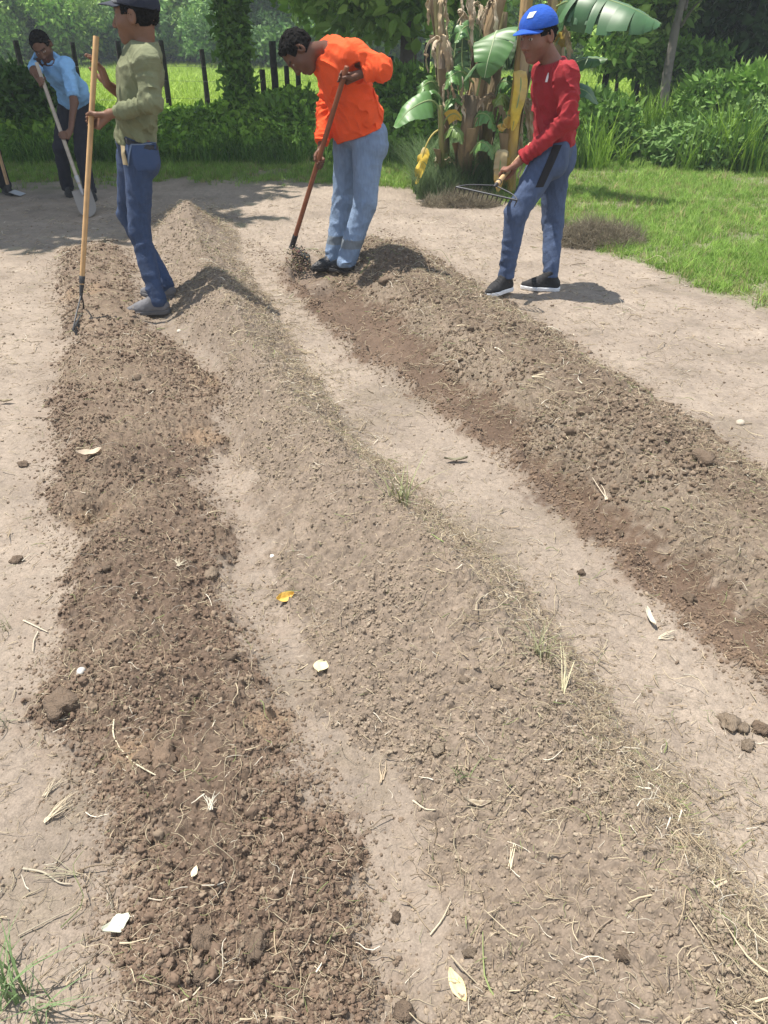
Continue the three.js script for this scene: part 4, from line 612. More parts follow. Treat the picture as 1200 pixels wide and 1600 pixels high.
// the row at the far side of the meadow
const farLabels = ['pale green bushy tree far left beyond the meadow', 'rounded light tree behind the blue-shirted boy beyond the meadow', 'hazy tree behind the olive-shirted boy beyond the meadow', 'bright leafy tree right of the olive-shirted boy beyond the meadow', 'spreading tree left of the orange-shirted boy beyond the meadow', 'yellow-green tree above the orange-shirted boy beyond the meadow', 'dim tree between orange shirt and banana clump beyond the meadow', 'tree behind the banana clump beyond the meadow', 'light tree right of the blue cap beyond the meadow', 'hazy tree left of the dark right-hand tree beyond the meadow', 'far tree behind the dark right-hand tree', 'far tree at the right edge beyond the meadow'];
farLabels.forEach((lab, i) => { const r = rng(300 + i), z = -38 - 9 * r(), x = lerp(-21, 21, (i + 0.5) / 12) * (-z / 42) + (r() - 0.5) * 2; tree('meadow_tree', lab, { seed: 310 + i, x, z, h: 2.6 + r(), r: 0.16, cr: 2.6 + r(), y0: 0.5, y1: 3.0 + 1.2 * r(), n: 4600, lumps: 46, floor: 0.25 + 0.5 * r(), leaf: i % 3 === 1 ? 1 : 0, c0: i % 2 ? lt0 : [0.09, 0.21, 0.045], c1: i % 2 ? lt1 : [0.22, 0.39, 0.10] }, 'trees beyond the meadow'); });
{ // the wood behind them, one mass
  const r = rng(9), l = []; for (let i = 0; i < 30000; i++) { const x = (r() * 2 - 1) * 52, y = Math.pow(r(), 1.4) * 11, z = -50 - r() * 6 - y * 1.5; const f = 0.7 + 0.6 * (0.5 + 0.5 * fbm(x * 0.3, y * 0.4, 241, 3)), c = green(r, [0.09, 0.19, 0.045], [0.24, 0.40, 0.11]); l.push([x, y, z, 1.7 + 1.6 * r(), r() * 6.28, [c[0] * f, c[1] * f, c[2] * f], r() * 6, r() * 6]); }
  tag(scatter('far_wood', sprays[0], lMat, l), 'hazy green wood closing the view behind the meadow', 'wood', null, 'stuff');
}
// trees on the fence line; their crowns hang above the picture and shade the verge
const ft = (px, z) => (px - 600) / FOCAL * (-z * Math.cos(PITCH) + 0.5);
tree('fence_tree', 'slim tree with leafy trunk right of the olive-shirted boy at the fence', { seed: 401, x: ft(383, -13.4), z: -13.4, h: 5.5, r: 0.15, cr: 2.6, y0: 3.4, y1: 6.8, n: 1500, leaf: 1, c0: dk0, c1: dk1, lean: -0.02, floor: 3.0 }, 'trees on the fence line');
tree('fence_tree', 'dark tree with low boughs between orange shirt and banana clump', { seed: 402, x: ft(636, -14.2), z: -14.2, h: 6, r: 0.16, cr: 2.3, y0: 1.9, y1: 5.6, n: 1700, leaf: 1, c0: dk1, c1: lt1, lean: -0.015, floor: 1.5 }, 'trees on the fence line');
tree('shade_tree', 'large broad tree outside the left edge shading the diggers', { seed: 404, x: -7.6, z: -9.9, h: 6.5, r: 0.24, cr: 3.8, y0: 3.0, y1: 7.6, n: 4800, leaf: 0, c0: dk0, c1: dk1, floor: 2.6, lumps: 34 });
tree('fence_tree', 'dark dense tree with thick trunk at upper right', { seed: 405, x: ft(1163, -18.0), z: -18.0, h: 7, r: 0.33, cr: 3.4, y0: 1.0, y1: 7, n: 11000, leaf: 1, c0: [0.026, 0.068, 0.014], c1: [0.06, 0.14, 0.028], floor: 0.55, lumps: 44 }, 'trees on the fence line');
tree('fence_tree', 'grey slanting trunk standing in the cane grass', { seed: 406, x: ft(1036, -14.0), z: -14.0, h: 4.6, r: 0.085, cr: 0.9, y0: 2.4, y1: 4.8, n: 700, leaf: 2, c0: dk0, c1: dk1, lean: 0.05, floor: 1.35, bark: [0.17, 0.155, 0.13] }, 'trees on the fence line');
tree('young_tree', 'small pale green sapling right of the red jersey', { seed: 407, x: ft(965, -15.2), z: -15.2, h: 2.6, r: 0.035, cr: 0.8, y0: 0.95, y1: 2.9, n: 1500, leaf: 2, c0: lt0, c1: lt1, floor: 0.8, limbs: 5 });
{ // vine column on the tree right of the olive boy, and bushes in front of the fence
  const r = rng(11);
  const bush = (name, label, x, z, rx, h, n, c0, c1, g = 1) => { const G = thing(name, label, 'bush', V(x, 0, z), 'bushes along the fence'), l = [], st = []; for (let i = 0; i < n; i++) { const an = r() * 6.28, y = Math.pow(r(), 0.8) * h, rr = rx * Math.sqrt(r()) * (0.75 + 0.45 * n2(an * 1.2, y * 2.5, 31)) * (1 - 0.35 * y / h); l.push([Math.cos(an) * rr, y, Math.sin(an) * rr * 0.8, 0.55 + 0.5 * r(), r() * 6.28, green(r, c0, c1), r() * 6, r() * 6]); } for (let i = 0; i < 7; i++) { const an = r() * 6.28; st.push(tube([V(0, 0, 0), V(Math.cos(an) * rx * 0.3, h * 0.5, Math.sin(an) * rx * 0.3), V(Math.cos(an) * rx * 0.5, h * 0.85, Math.sin(an) * rx * 0.5)], t => 0.016 * (1 - 0.7 * t), 5, 5)); } for (const q of st) part('stem', q, twigMat, G); scatter('leaves', sprays[2], lMat, l, G); };
  bush('vine_thicket', 'tall leafy vine climbing the tree right of olive-shirted boy', ft(374, -13.1), -13.1, 0.20, 2.9, 560, dk0, dk1);
  bush('bush', 'low dark bush left of the orange-shirted boy', ft(440, -12.6), -12.6, 0.7, 0.55, 1200, dk0, dk1);
  bush('bush', 'dark bush right of the orange-shirted boy', ft(628, -12.8), -12.8, 0.6, 0.95, 1700, dk0, dk1);
  bush('bush', 'broad leafy bush among the cane grass at far right', ft(1110, -12.4), -12.4, 0.9, 0.85, 2200, dk0, [0.25, 0.43, 0.09]);
  bush('bush', 'dark leafy bush behind the cane grass under the right tree', ft(1060, -14.6), -14.6, 1.1, 1.25, 2400, dk0, dk1);
  bush('bush', 'bright bush at the right picture edge', ft(1185, -12.0), -12.0, 0.8, 1.0, 2200, dk1, [0.25, 0.43, 0.09]);
  bush('bush', 'low green bush just right of the red jersey', ft(930, -12.2), -12.2, 0.6, 0.65, 1300, dk0, [0.25, 0.43, 0.09]);
  bush('bush', 'leafy bush behind the blue-shirted boy', ft(30, -13.0), -13.0, 0.8, 0.95, 1700, dk0, [0.09, 0.17, 0.04]);
}
{ // post and wire fence
  const Z = -15.4, o = V(0, 0, Z), G = thing('post_and_wire_fence', 'dark wooden post and wire fence along the meadow', 'fence', o), r = rng(12), tops = [];
  const dark = bark(lin(0.035, 0.032, 0.028));
  for (const [px, tilt, rr, h] of [[-45, 0, 0.045, 1.42], [24, -0.01, 0.05, 1.43], [112, 0, 0.045, 1.40], [184, 0.01, 0.045, 1.42], [251, 0.01, 0.05, 1.43], [314, 0, 0.045, 1.30], [409, 0, 0.05, 1.0], [425, 0.01, 0.06, 1.42], [447, 0, 0.045, 1.05], [466, 0, 0.05, 1.0], [612, 0, 0.04, 1.2], [668, 0, 0.05, 1.4], [748, 0, 0.045, 1.4], [900, 0, 0.05, 1.1], [951, 0, 0.06, 1.16], [966, 0.03, 0.025, 0.9], [1001, 0.01, 0.05, 1.15], [1085, 0, 0.05, 1.1], [1190, 0, 0.05, 1.2]]) {
    const x = (px - 600) / FOCAL * (-Z * Math.cos(PITCH) + (EYE - h) * Math.sin(PITCH)), p = V(x, h, (r() - 0.5) * 0.08); tops.push([x, h]);
    part('post', tube([V(x - tilt, -0.2, p.z), V(x + (r() - 0.5) * 0.03, h * 0.5, p.z), p], t => rr * (1.08 - 0.12 * t), 6, 8, 0.15, px), dark, G);
  }
  for (const h of [0.55, 0.82, 1.04]) { const pts = []; for (let x = -12; x <= 12; x += 0.8) pts.push(V(x, h + 0.02 * Math.sin(x * 3), 0.06)); part('wire', tube(pts, 0.0022, 60, 4), steel, G); }
}
// ------------------------------------------------------------------ banana clump
function bananaLeaf(parent, o, mid_, w, col, opt = {}) { // mid_: points of the midrib in the world
  const r = rng(opt.seed || 1), c = new THREE.CatmullRomCurve3(mid_.map(p => p.clone().sub(o))), side = (opt.side || V(1, 0, 0)).clone().normalize(), gs = [], L = c.getLength();
  const prof = t => Math.pow(Math.sin(Math.PI * clamp(0.05 + 0.95 * t, 0, 1) ** (opt.shape || 0.8)), 0.55);
  for (const s of [-1, 1]) {
    let t0 = opt.start ?? 0.06; while (t0 < 0.985) {
      const t1 = Math.min(0.99, t0 + (opt.torn ? (0.03 + 0.10 * r()) : 0.35)), dr = (opt.droop ?? 0.25) * (0.6 + 0.9 * r()), tw = opt.torn ? (r() - 0.5) * 0.5 : 0, cr = opt.crumple || 0;
      gs.push(slab((q, t) => { const tt = lerp(t0, t1, t), p = c.getPointAt(tt), tan = c.getTangentAt(tt), sd = side.clone().addScaledVector(tan, -side.dot(tan)).normalize(), nn = sd.clone().cross(tan).normalize(); if (nn.y < 0) nn.negate(); const a = (q + 1) / 2, ww = w * 0.5 * prof(tt) * a; p.addScaledVector(sd, s * ww * Math.cos(dr * a)).addScaledVector(nn, 0.02 * a * w * 4 * (opt.vee ?? 0.3) * 0.5).add(V(0, -Math.sin(dr * a) * ww, 0)).addScaledVector(tan, tw * ww); p.addScaledVector(nn, 0.004 * Math.sin(tt * L * 90) * a + cr * n3(p.x * 14, p.y * 14, p.z * 14, 7)); return p; }, opt.name === 'dead_leaf' ? 3 : 6, Math.max(3, Math.round((t1 - t0) * (opt.name === 'dead_leaf' ? 18 : 34))), 0.0018));
      t0 = t1;
    }
  }
  const leaf = part(opt.name || 'leaf', paint(join(gs), (x, y, z) => { const n = 1 + 0.16 * n3(x * 9, y * 9, z * 9, 5) + 0.12 * n3(x * 50, y * 50, z * 50, 6), m = opt.mix ? clamp(n3(x * 6, y * 6, z * 6, 8) * 2 + 0.2, 0, 1) : 0; return [0, 1, 2].map(k => (opt.mix ? lerp(col[k], opt.mix[k], m) : col[k]) * n); }), opt.dry ? dryLeaf : bLeaf, parent);
  part('midrib', tube(mid_.map(p => p.clone().sub(o)), t => (opt.rib || 0.012) * (1 - 0.8 * t), 14, 6), std(lin(...(opt.ribCol || [0.20, 0.27, 0.10])), 0.6), leaf);
  return leaf;
}
const bLeaf = new THREE.MeshPhysicalMaterial({ vertexColors: true, roughness: 0.45, transmission: 0.36, thickness: 0, side: THREE.DoubleSide }), dryLeaf = new THREE.MeshPhysicalMaterial({ vertexColors: true, roughness: 0.9, transmission: 0.15, thickness: 0, side: THREE.DoubleSide });
const fibre = noiseTex(256, 61, (u, v) => 0.5 + 0.7 * (tn(u, v * 0.25, 64, 63) - 0.5) + 0.3 * (tn(u, v, 16, 65) - 0.5));
function pseudoStem(label, pts, r0, r1, col, col2, seed) {
  const o = pts[0].clone(); o.y = 0; const G = thing('banana_plant', label, 'banana plant', o, 'banana plants in the clump'), g = tube(pts.map(p => p.clone().sub(o)), t => lerp(r0, r1, t) * (1 + 0.25 * Math.exp(-t * 14)), 18, 14, 0.10, seed);
  part('stem', paint(g, (x, y, z) => { const n = n3(x * 30, y * 2.2, z * 30, seed), m = sstep(-0.2, 0.3, n3(x * 12, y * 3, z * 12, seed + 3)); return [0, 1, 2].map(k => lerp(col[k], col2[k], m) * (1 + 0.35 * n)); }), new THREE.MeshStandardMaterial({ vertexColors: true, roughness: 0.85, bumpMap: fibre, bumpScale: 0.01 }), G);
  const r = rng(seed), c = new THREE.CatmullRomCurve3(pts.map(p => p.clone().sub(o)));
  for (let i = 0; i < 5; i++) { // peeling dry sheaths
    const t0 = 0.05 + 0.5 * r(), t1 = t0 + 0.25 + 0.2 * r(), an = r() * 6.28, w = 0.05 + 0.05 * r();
    part('sheath', paint(slab((s, t) => { const tt = lerp(t0, Math.min(t1, 0.98), t), p = c.getPointAt(tt), a = an + s * w / lerp(r0, r1, tt) * 0.5, rr = lerp(r0, r1, tt) * (1.07 + 0.10 * s * s) + 0.06 * t * t * t; return p.add(V(Math.cos(a) * rr, 0, Math.sin(a) * rr)); }, 5, 10, 0.004), (x, y, z) => { const n = 1 + 0.4 * n3(x * 40, y * 4, z * 40, seed + 8); return [0.30 * n, 0.215 * n, 0.12 * n]; }), dryLeaf, G);
  }
  return { G, o, c };
}
{
  const Zb = -9.4, D = 9.4, b = (px, py, d = D) => at(px, py, d), brown = [0.23, 0.16, 0.085], tan = [0.36, 0.26, 0.14], olive = [0.17, 0.155, 0.06];
  const base = (px, py) => { const p = onPlane(px, py, 0); return V(p.x, -0.05, p.z); };
  // left slender stem with ragged dry leaves
  const s1 = pseudoStem('slender banana stem with ragged dry leaves, leftmost in the clump', [base(697, 292), b(692, 190, 9.55), b(690, 90, 9.6), b(680, -60, 9.7)], 0.06, 0.05, [0.26, 0.20, 0.15], olive, 71);
  const s2 = pseudoStem('thick brown banana stem leaning right in the clump', [base(714, 290), b(735, 190, 9.35), b(758, 80, 9.4), b(800, -70, 9.5)], 0.092, 0.07, brown, tan, 72);
  const s3 = pseudoStem('cut-off banana stem with shredded top in the clump', [base(722, 294), b(730, 215, 9.2), b(738, 150, 9.25)], 0.088, 0.085, [0.25, 0.18, 0.10], [0.13, 0.10, 0.06], 73);
  const s4 = pseudoStem('narrow dark banana stem right of the thick one', [base(748, 290), b(762, 200, 9.55), b(775, 110, 9.6), b(785, 20, 9.7)], 0.075, 0.06, [0.17, 0.13, 0.07], olive, 74);
  const s5 = pseudoStem('yellowing banana stem just left of the red jersey', [base(792, 300), b(800, 210, 9.1), b(812, 120, 9.15), b(826, -40, 9.3)], 0.085, 0.06, [0.42, 0.27, 0.06], [0.30, 0.20, 0.09], 75);
  const s6 = pseudoStem('banana stem behind the blue cap carrying the upper right leaves', [base(862, 296), b(866, 190, 9.6), b(870, 80, 9.6), b(872, -70, 9.7)], 0.08, 0.06, [0.20, 0.17, 0.07], [0.24, 0.2, 0.1], 76);
  const s7 = pseudoStem('small green banana sucker with drooping leaf at left of clump', [base(692, 288), b(690, 230, 9.2), b(688, 165, 9.2)], 0.04, 0.025, [0.22, 0.24, 0.07], [0.25, 0.2, 0.09], 77);
  const G1 = [0.085, 0.22, 0.045], G2 = [0.13, 0.29, 0.065], dry = [0.44, 0.34, 0.20], pale = [0.58, 0.48, 0.34], yel = [0.62, 0.44, 0.05];
  const lf = (s, pts, w, c, o) => bananaLeaf(s.G, s.o, pts, w, c, o);
  lf(s7, [b(688, 176, 9.2), b(683, 163, 9.15), b(670, 157, 9.05), b(640, 172, 8.95), b(616, 200, 8.9)], 0.30, [0.12, 0.28, 0.07], { seed: 1, side: V(0.1, 0.75, -0.65), droop: 0.2, start: 0.28, vee: 0 });
  lf(s7, [b(690, 178, 9.2), b(683, 150, 9.25), b(676, 148, 9.2), b(672, 160, 9.15)], 0.22, G1, { seed: 2, side: V(0.3, 0.4, -1), start: 0.25 });
  lf(s7, [b(690, 185, 9.2), b(700, 160, 9.2), b(712, 150, 9.2), b(722, 166, 9.15)], 0.2, G2, { seed: 3, side: V(0.2, 0.6, -1), start: 0.25 });
  lf(s7, [b(692, 195, 9.2), b(702, 180, 9.1), b(712, 178, 9.05), b(722, 188, 9.0)], 0.12, yel, { seed: 4, side: V(0.2, 1, 0.5), start: 0.3, mix: [0.35, 0.30, 0.06] });
  lf(s7, [b(690, 200, 9.2), b(676, 210, 9.15), b(664, 232, 9.1), b(656, 262, 9.05), b(650, 288, 9.0)], 0.15, yel, { seed: 5, side: V(1, 0.2, 0.3), torn: 1, droop: 0.7, start: 0.42, crumple: 0.03, mix: [0.52, 0.42, 0.22], ribCol: [0.40, 0.33, 0.08], dry: 1 });
  lf(s4, [b(782, 52, 9.3), b(775, 50, 9.1), b(769, 72, 9.0), b(762, 96, 8.95), b(757, 122, 8.95)], 0.46, G1, { seed: 6, side: V(1, 0.35, 0.2), droop: 0.25, vee: 0.2, start: 0.1, shape: 0.6, ribCol: [0.38, 0.46, 0.26] });
  lf(s3, [b(745, 150, 9.2), b(752, 105, 9.1), b(744, 102, 9.05), b(724, 128, 9.0)], 0.22, [0.05, 0.14, 0.04], { seed: 7, side: V(0.6, 0.7, 0.4), start: 0.3 });
  lf(s2, [b(728, 150, 9.4), b(722, 90, 9.5), b(725, 40, 9.5), b(727, 55, 9.45)], 0.17, [0.06, 0.15, 0.04], { seed: 8, side: V(1, 0, 0.4), torn: 1 });
  lf(s2, [b(706, 120, 9.6), b(712, 70, 9.7), b(714, 30, 9.7)], 0.16, [0.05, 0.13, 0.04], { seed: 9, side: V(1, 0, 0.4) });
  lf(s1, [b(702, 185, 9.45), b(704, 150, 9.4), b(706, 122, 9.4)], 0.22, [0.055, 0.15, 0.04], { seed: 19, side: V(1, 0, 0.4) });
  // upper right leaves
  lf(s6, [b(872, 0, 9.5), b(900, -14, 9.2), b(945, -2, 9.0), b(990, 14, 8.8), b(1034, 38, 8.7)], 0.62, [0.06, 0.17, 0.055], { seed: 10, side: V(0.1, 0.55, -1), torn: 1, droop: 0.8, start: 0.1 });
  lf(s6, [b(870, 10, 9.4), b(890, 2, 9.2), b(915, 8, 9.1), b(940, 22, 9.0), b(958, 40, 9.0)], 0.40, [0.055, 0.15, 0.05], { seed: 11, side: V(0.1, 0.5, -1), droop: 0.7, torn: 1 });
  lf(s6, [b(866, 130, 9.5), b(888, 106, 9.4), b(915, 92, 9.3), b(950, 92, 9.2)], 0.26, [0.075, 0.18, 0.045], { seed: 12, side: V(0.05, 0.5, -1), droop: 0.6 });
  lf(s6, [b(868, 170, 9.5), b(895, 140, 9.3), b(915, 142, 9.2), b(934, 164, 9.1)], 0.24, [0.06, 0.16, 0.05], { seed: 13, side: V(0.2, 0.6, -1), droop: 0.3 });
  lf(s6, [b(872, 40, 9.5), b(884, 4, 9.45), b(888, 20, 9.4), b(886, 42, 9.4)], 0.16, [0.40, 0.36, 0.03], { seed: 14, side: V(1, 0, 0.3), shape: 0.5 });  // backlit part: yellow of light coming through the leaf, put into its colour
  lf(s6, [b(868, 70, 9.5), b(880, 50, 9.45), b(884, 56, 9.4), b(882, 74, 9.4)], 0.15, [0.45, 0.33, 0.03], { seed: 15, side: V(1, 0, 0.3), shape: 0.5 });  // second backlit part, its yellow glow painted as leaf colour
  lf(s5, [b(806, 110, 9.3), b(800, 60, 9.4), b(795, 70, 9.3), b(792, 110, 9.2)], 0.2, [0.05, 0.12, 0.035], { seed: 16, side: V(1, 0, 0.4) });
  lf(s5, [b(806, 120, 9.1), b(812, 112, 9.0), b(814, 132, 8.98), b(806, 175, 8.95), b(800, 205, 8.95)], 0.14, yel, { seed: 17, side: V(1, 0, 0.3), crumple: 0.02, mix: [0.5, 0.36, 0.15], dry: 1, start: 0.05 });
  lf(s5, [b(803, 200, 9.0), b(796, 180, 9.0), b(786, 190, 8.95), b(782, 206, 8.95)], 0.16, [0.55, 0.36, 0.08], { seed: 18, side: V(0.4, 1, 0.2), crumple: 0.03, dry: 1, mix: [0.4, 0.3, 0.2] });
  lf(s5, [b(790, 250, 8.95), b(785, 235, 8.9), b(781, 262, 8.88), b(778, 300, 8.9)], 0.14, [0.52, 0.34, 0.10], { seed: 20, side: V(1, 0, 0.3), crumple: 0.02, dry: 1, mix: [0.45, 0.36, 0.2] });
  for (const [s, pts, w, c, sd] of [[s2, [[740, 130, 9.3], [722, 112, 9.2], [706, 118, 9.1], [694, 140, 9.05]], 0.22, G2, V(0.2, 0.7, -0.7)], [s4, [[772, 150, 9.5], [784, 128, 9.3], [798, 130, 9.2], [810, 152, 9.15]], 0.24, G1, V(0.2, 0.7, -0.7)], [s3, [[735, 205, 9.2], [748, 178, 9.1], [762, 180, 9.05], [774, 205, 9.0]], 0.2, G2, V(0.2, 0.7, -0.7)], [s7, [[692, 215, 9.2], [706, 200, 9.05], [716, 205, 9.0], [722, 226, 8.95]], 0.16, [0.15, 0.25, 0.05], V(0.3, 0.7, -0.7)], [s5, [[800, 170, 9.2], [786, 150, 9.1], [776, 158, 9.05], [768, 180, 9.0]], 0.16, [0.2, 0.28, 0.05], V(0.3, 0.7, -0.7)], [s1, [[690, 150, 9.5], [676, 128, 9.4], [662, 134, 9.3], [650, 156, 9.25]], 0.2, [0.14, 0.30, 0.07], V(0.2, 0.7, -0.7)], [s4, [[780, 100, 9.5], [800, 82, 9.4], [818, 90, 9.3], [830, 112, 9.2]], 0.26, [0.14, 0.30, 0.07], V(0.2, 0.7, -0.7)], [s3, [[735, 240, 9.1], [752, 222, 9.0], [764, 230, 8.95], [770, 250, 8.9]], 0.14, [0.15, 0.31, 0.07], V(0.2, 0.7, -0.7)], [s2, [[760, 70, 9.4], [742, 40, 9.3], [724, 44, 9.2], [712, 68, 9.1]], 0.24, G1, V(0.2, 0.7, -0.7)]]) lf(s, pts.map(q => b(...q)), w, c, { seed: 90 + pts[0][0], side: sd, torn: 1, droop: 0.5, start: 0.15 });
  // dead leaves hanging in rags
  const r = rng(21);
  for (const [s, px, py, n, len] of [[s1, 690, -20, 5, 110], [s1, 690, 60, 6, 90], [s1, 690, 250, 3, 50], [s2, 770, 5, 6, 75], [s2, 745, 10, 3, 80], [s2, 728, -10, 4, 80], [s3, 738, 150, 6, 45], [s4, 778, 60, 3, 90], [s5, 815, 160, 6, 120], [s5, 812, 230, 3, 60], [s6, 868, 30, 4, 120], [s1, 705, 130, 5, 60], [s2, 715, 20, 2, 110], [s4, 765, 150, 2, 90], [s6, 862, 110, 3, 120]])
    for (let i = 0; i < n; i++) { const a = px + (r() - 0.5) * 16, e = px + (r() - 0.5) * 52, d = 9.15 + 0.45 * r(), L = len * (0.5 + 0.8 * r()); lf(s, [b(a, py, 9.35), b((a + e) / 2 + (r() - 0.5) * 8, py - 8 + r() * 10, d + 0.05), b(e, py + L * 0.4, d), b(e + (r() - 0.5) * 14, py + L, d)], 0.04 + 0.07 * r(), r() < 0.4 ? dry : pale, { seed: 50 + i + px, side: V(r() - 0.5, 0.1, r() - 0.5), torn: 1, droop: 1.0, crumple: 0.035, name: 'dead_leaf', dry: 1, rib: 0.006, ribCol: [0.35, 0.28, 0.18], mix: [0.30, 0.21, 0.12], start: 0.1 }); }
  // long grass round the foot of the clump
  const l = []; for (let i = 0; i < 620; i++) { const p = onPlane(650 + r() * 150, 285 + r() * 24, 0); l.push([p.x, 0, p.z - r() * 0.8, 0.45 + 0.65 * r(), r() * 6.28, green(r, [0.05, 0.11, 0.03], [0.15, 0.23, 0.08])]); }
  for (let i = 0; i < 130; i++) { const p = onPlane(655 + r() * 60, 300 + r() * 12, 0); l.push([p.x, 0, p.z, 0.4 + 0.4 * r(), r() * 6.28, green(r, [0.10, 0.17, 0.06], [0.2, 0.28, 0.12])]); }
  tag(scatter('grass_tuft', tuft(12, 0.55, 0.009, 0.10, 31, 0.9, 4), gMat, l), 'long wispy grass round the foot of the banana clump', 'grass', null, 'stuff');
}

{ // raked-up heaps of cut grass at the lawn's edge
  const r = rng(23), g = tuft(9, 0.16, 0.005, 0.06, 33, 1.6, 4);
  for (const [px, py, rx, rz, h, n, lab] of [[930, 378, 0.42, 0.30, 0.13, 900, 'grey heap of dry cut grass behind the red-jersey boy'], [720, 322, 0.40, 0.16, 0.10, 420, 'low heap of dead leaves and grass before the banana clump']]) {
    const c = onPlane(px, py, 0), l = []; for (let i = 0; i < n; i++) { const a = r() * 6.28, q = Math.sqrt(r()), k = 0.6 + 0.6 * r(), t = r(), col = t < 0.5 ? [0.27, 0.235, 0.165] : t < 0.8 ? [0.17, 0.14, 0.095] : [0.36, 0.32, 0.22]; const x = c.x + Math.cos(a) * q * rx, z = c.z + Math.sin(a) * q * rz; l.push([x, groundH(x, z) + h * (1 - q * q) * (0.4 + 0.6 * r()), z, 0.5 + 0.5 * r(), r() * 6.28, col.map(e => e * k), (r() - 0.5) * 2.6, (r() - 0.5) * 2.6]); }
    tag(scatter('dry_grass_heap', g, gMat, l), lab, 'dry grass', 'heaps of dry grass', 'stuff');
  }
}

// ------------------------------------------------------------------ loose soil and litter
function clodGeo(seed, det = 2, rough = 0.35) {
  const g = mergeVertices(new THREE.IcosahedronGeometry(1, det).deleteAttribute('uv').deleteAttribute('normal'), 1e-4), p = g.attributes.position, r = rng(seed), kx = 0.75 + 0.5 * r(), kz = 0.75 + 0.5 * r(), ky = 0.55 + 0.3 * r(), uv = [];
  for (let i = 0; i < p.count; i++) { const x = p.getX(i), y = p.getY(i), z = p.getZ(i), a = n3(x * 1.5 + seed, y * 1.5, z * 1.5, seed), b = n3(x * 3.3, y * 3.3 + seed, z * 3.3, seed + 2), c = n3(x * 7.5, y * 7.5 + seed, z * 7.5, seed + 4), d = 1 + rough * a + rough * 0.75 * (1 - 2 * Math.abs(b)) + rough * 0.45 * c; p.setXYZ(i, x * d * kx, y * d * ky, z * d * kz); uv.push(x * 0.7 + y * 0.4, z * 0.7 - y * 0.4); }
  g.setAttribute('uv', new THREE.Float32BufferAttribute(uv, 2)); g.computeVertexNormals(); return g;
}
const soilMat = new THREE.MeshStandardMaterial({ color: 0xffffff, roughness: 0.98 });
const soilTint = (o, r, near_ = 0) => { const k = 0.78 + 0.42 * r(); let c = [0.27, 0.215, 0.155]; if (o.A > 0.4) c = r() < 0.25 ? [0.215, 0.163, 0.115] : [0.150, 0.104, 0.072]; else if (o.E > 0.4) c = [0.165, 0.115, 0.077]; else if (o.F > 0.4) c = r() < 0.25 ? [0.22, 0.17, 0.122] : [0.155, 0.114, 0.079]; else if (o.C > 0.4) c = r() < 0.15 ? [0.28, 0.23, 0.17] : [0.24, 0.19, 0.139]; else if (r() < 0.2 + 0.75 * near_) c = [0.165, 0.122, 0.086]; return [c[0] * k, c[1] * k, c[2] * k]; };
{
  const r = rng(13), gs = [1, 2, 3, 4, 5].map(i => clodGeo(i * 7, 3, 0.42)), l = gs.map(() => []);
  let n = 0; for (let i = 0; i < 700000 && n < 110000; i++) {
    const z = -0.5 - Math.pow(r(), 1.65) * 7.5, x = (r() * 2 - 1) * (-z * 0.56 + 0.55), o = zones(x, z); if (lawnW(x, z) > 0.3) continue;
    const pt = fbm(x * 4.5, z * 4.5, 271, 4), soft = Math.max(o.A, o.F * (1 - 0.5 * o.E), o.C * 0.8, o.E * 0.3) * clamp(0.42 + 1.25 * pt, 0.07, 1), near = Math.max(0, 1 - Math.min(Math.abs(o.v - eA0(o.u)), Math.abs(o.v - eA1(o.u)), Math.abs(o.v - eE0(o.u)), Math.abs(o.v - eF1(o.u))) / 0.16) * (o.u < 7 ? 1 : 0);
    const rim = Math.exp(-(((o.v - eE0(o.u)) / 0.05) ** 2)) * (o.u < 5.6 ? 0.6 : 0); if (r() > 0.03 + 0.9 * soft + 0.36 * near * near + rim) continue;
    let s = 0.0019 * Math.exp(Math.pow(r(), 2.2) * (o.A > 0.4 ? 1.38 : o.F > 0.4 ? 1.7 : o.E > 0.4 ? 1.35 : 1.2)); if (r() < 0.010 * (o.A + o.F + 0.4 * near)) s *= 1.9; if (-z > 2.6) s *= 1.1 + 0.3 * sstep(2.6, 4.5, -z);
    l[Math.floor(r() * 5)].push([x, o.h + fine(x, z, o) - s * 0.12, z, s, r() * 6.28, soilTint(o, r, near), r() * 6.28, r() * 6.28]); n++;
  }
  const G = thing('soil_crumbs', 'loose brown soil crumbs strewn over the beds and paths', 'soil'); G.userData.kind = 'stuff';
  l.forEach((q, i) => scatter('crumb', gs[i], soilMat, q, G));
}
{ // soil thrown up by the hoe
  const r = rng(15), gs = clodGeo(91, 2, 0.42), l = [], c = onPlane(464, 392, 0.12);
  for (let i = 0; i < 520; i++) { const a = r() * 6.28, q = Math.pow(r(), 0.7), y = Math.pow(r(), 1.5); l.push([c.x + Math.cos(a) * q * 0.12 * (1 - 0.4 * y), groundH(c.x, c.z) + 0.01 + y * 0.17, c.z + Math.sin(a) * q * 0.12, 0.0025 + 0.007 * r() * r(), r() * 6, [0.15 + 0.08 * r(), 0.115 + 0.06 * r(), 0.08 + 0.04 * r()], r() * 6, r() * 6]); }
  tag(scatter('flying_soil', gs, soilMat, l), 'burst of soil crumbs thrown up by the hoe', 'soil', null, 'stuff');
}
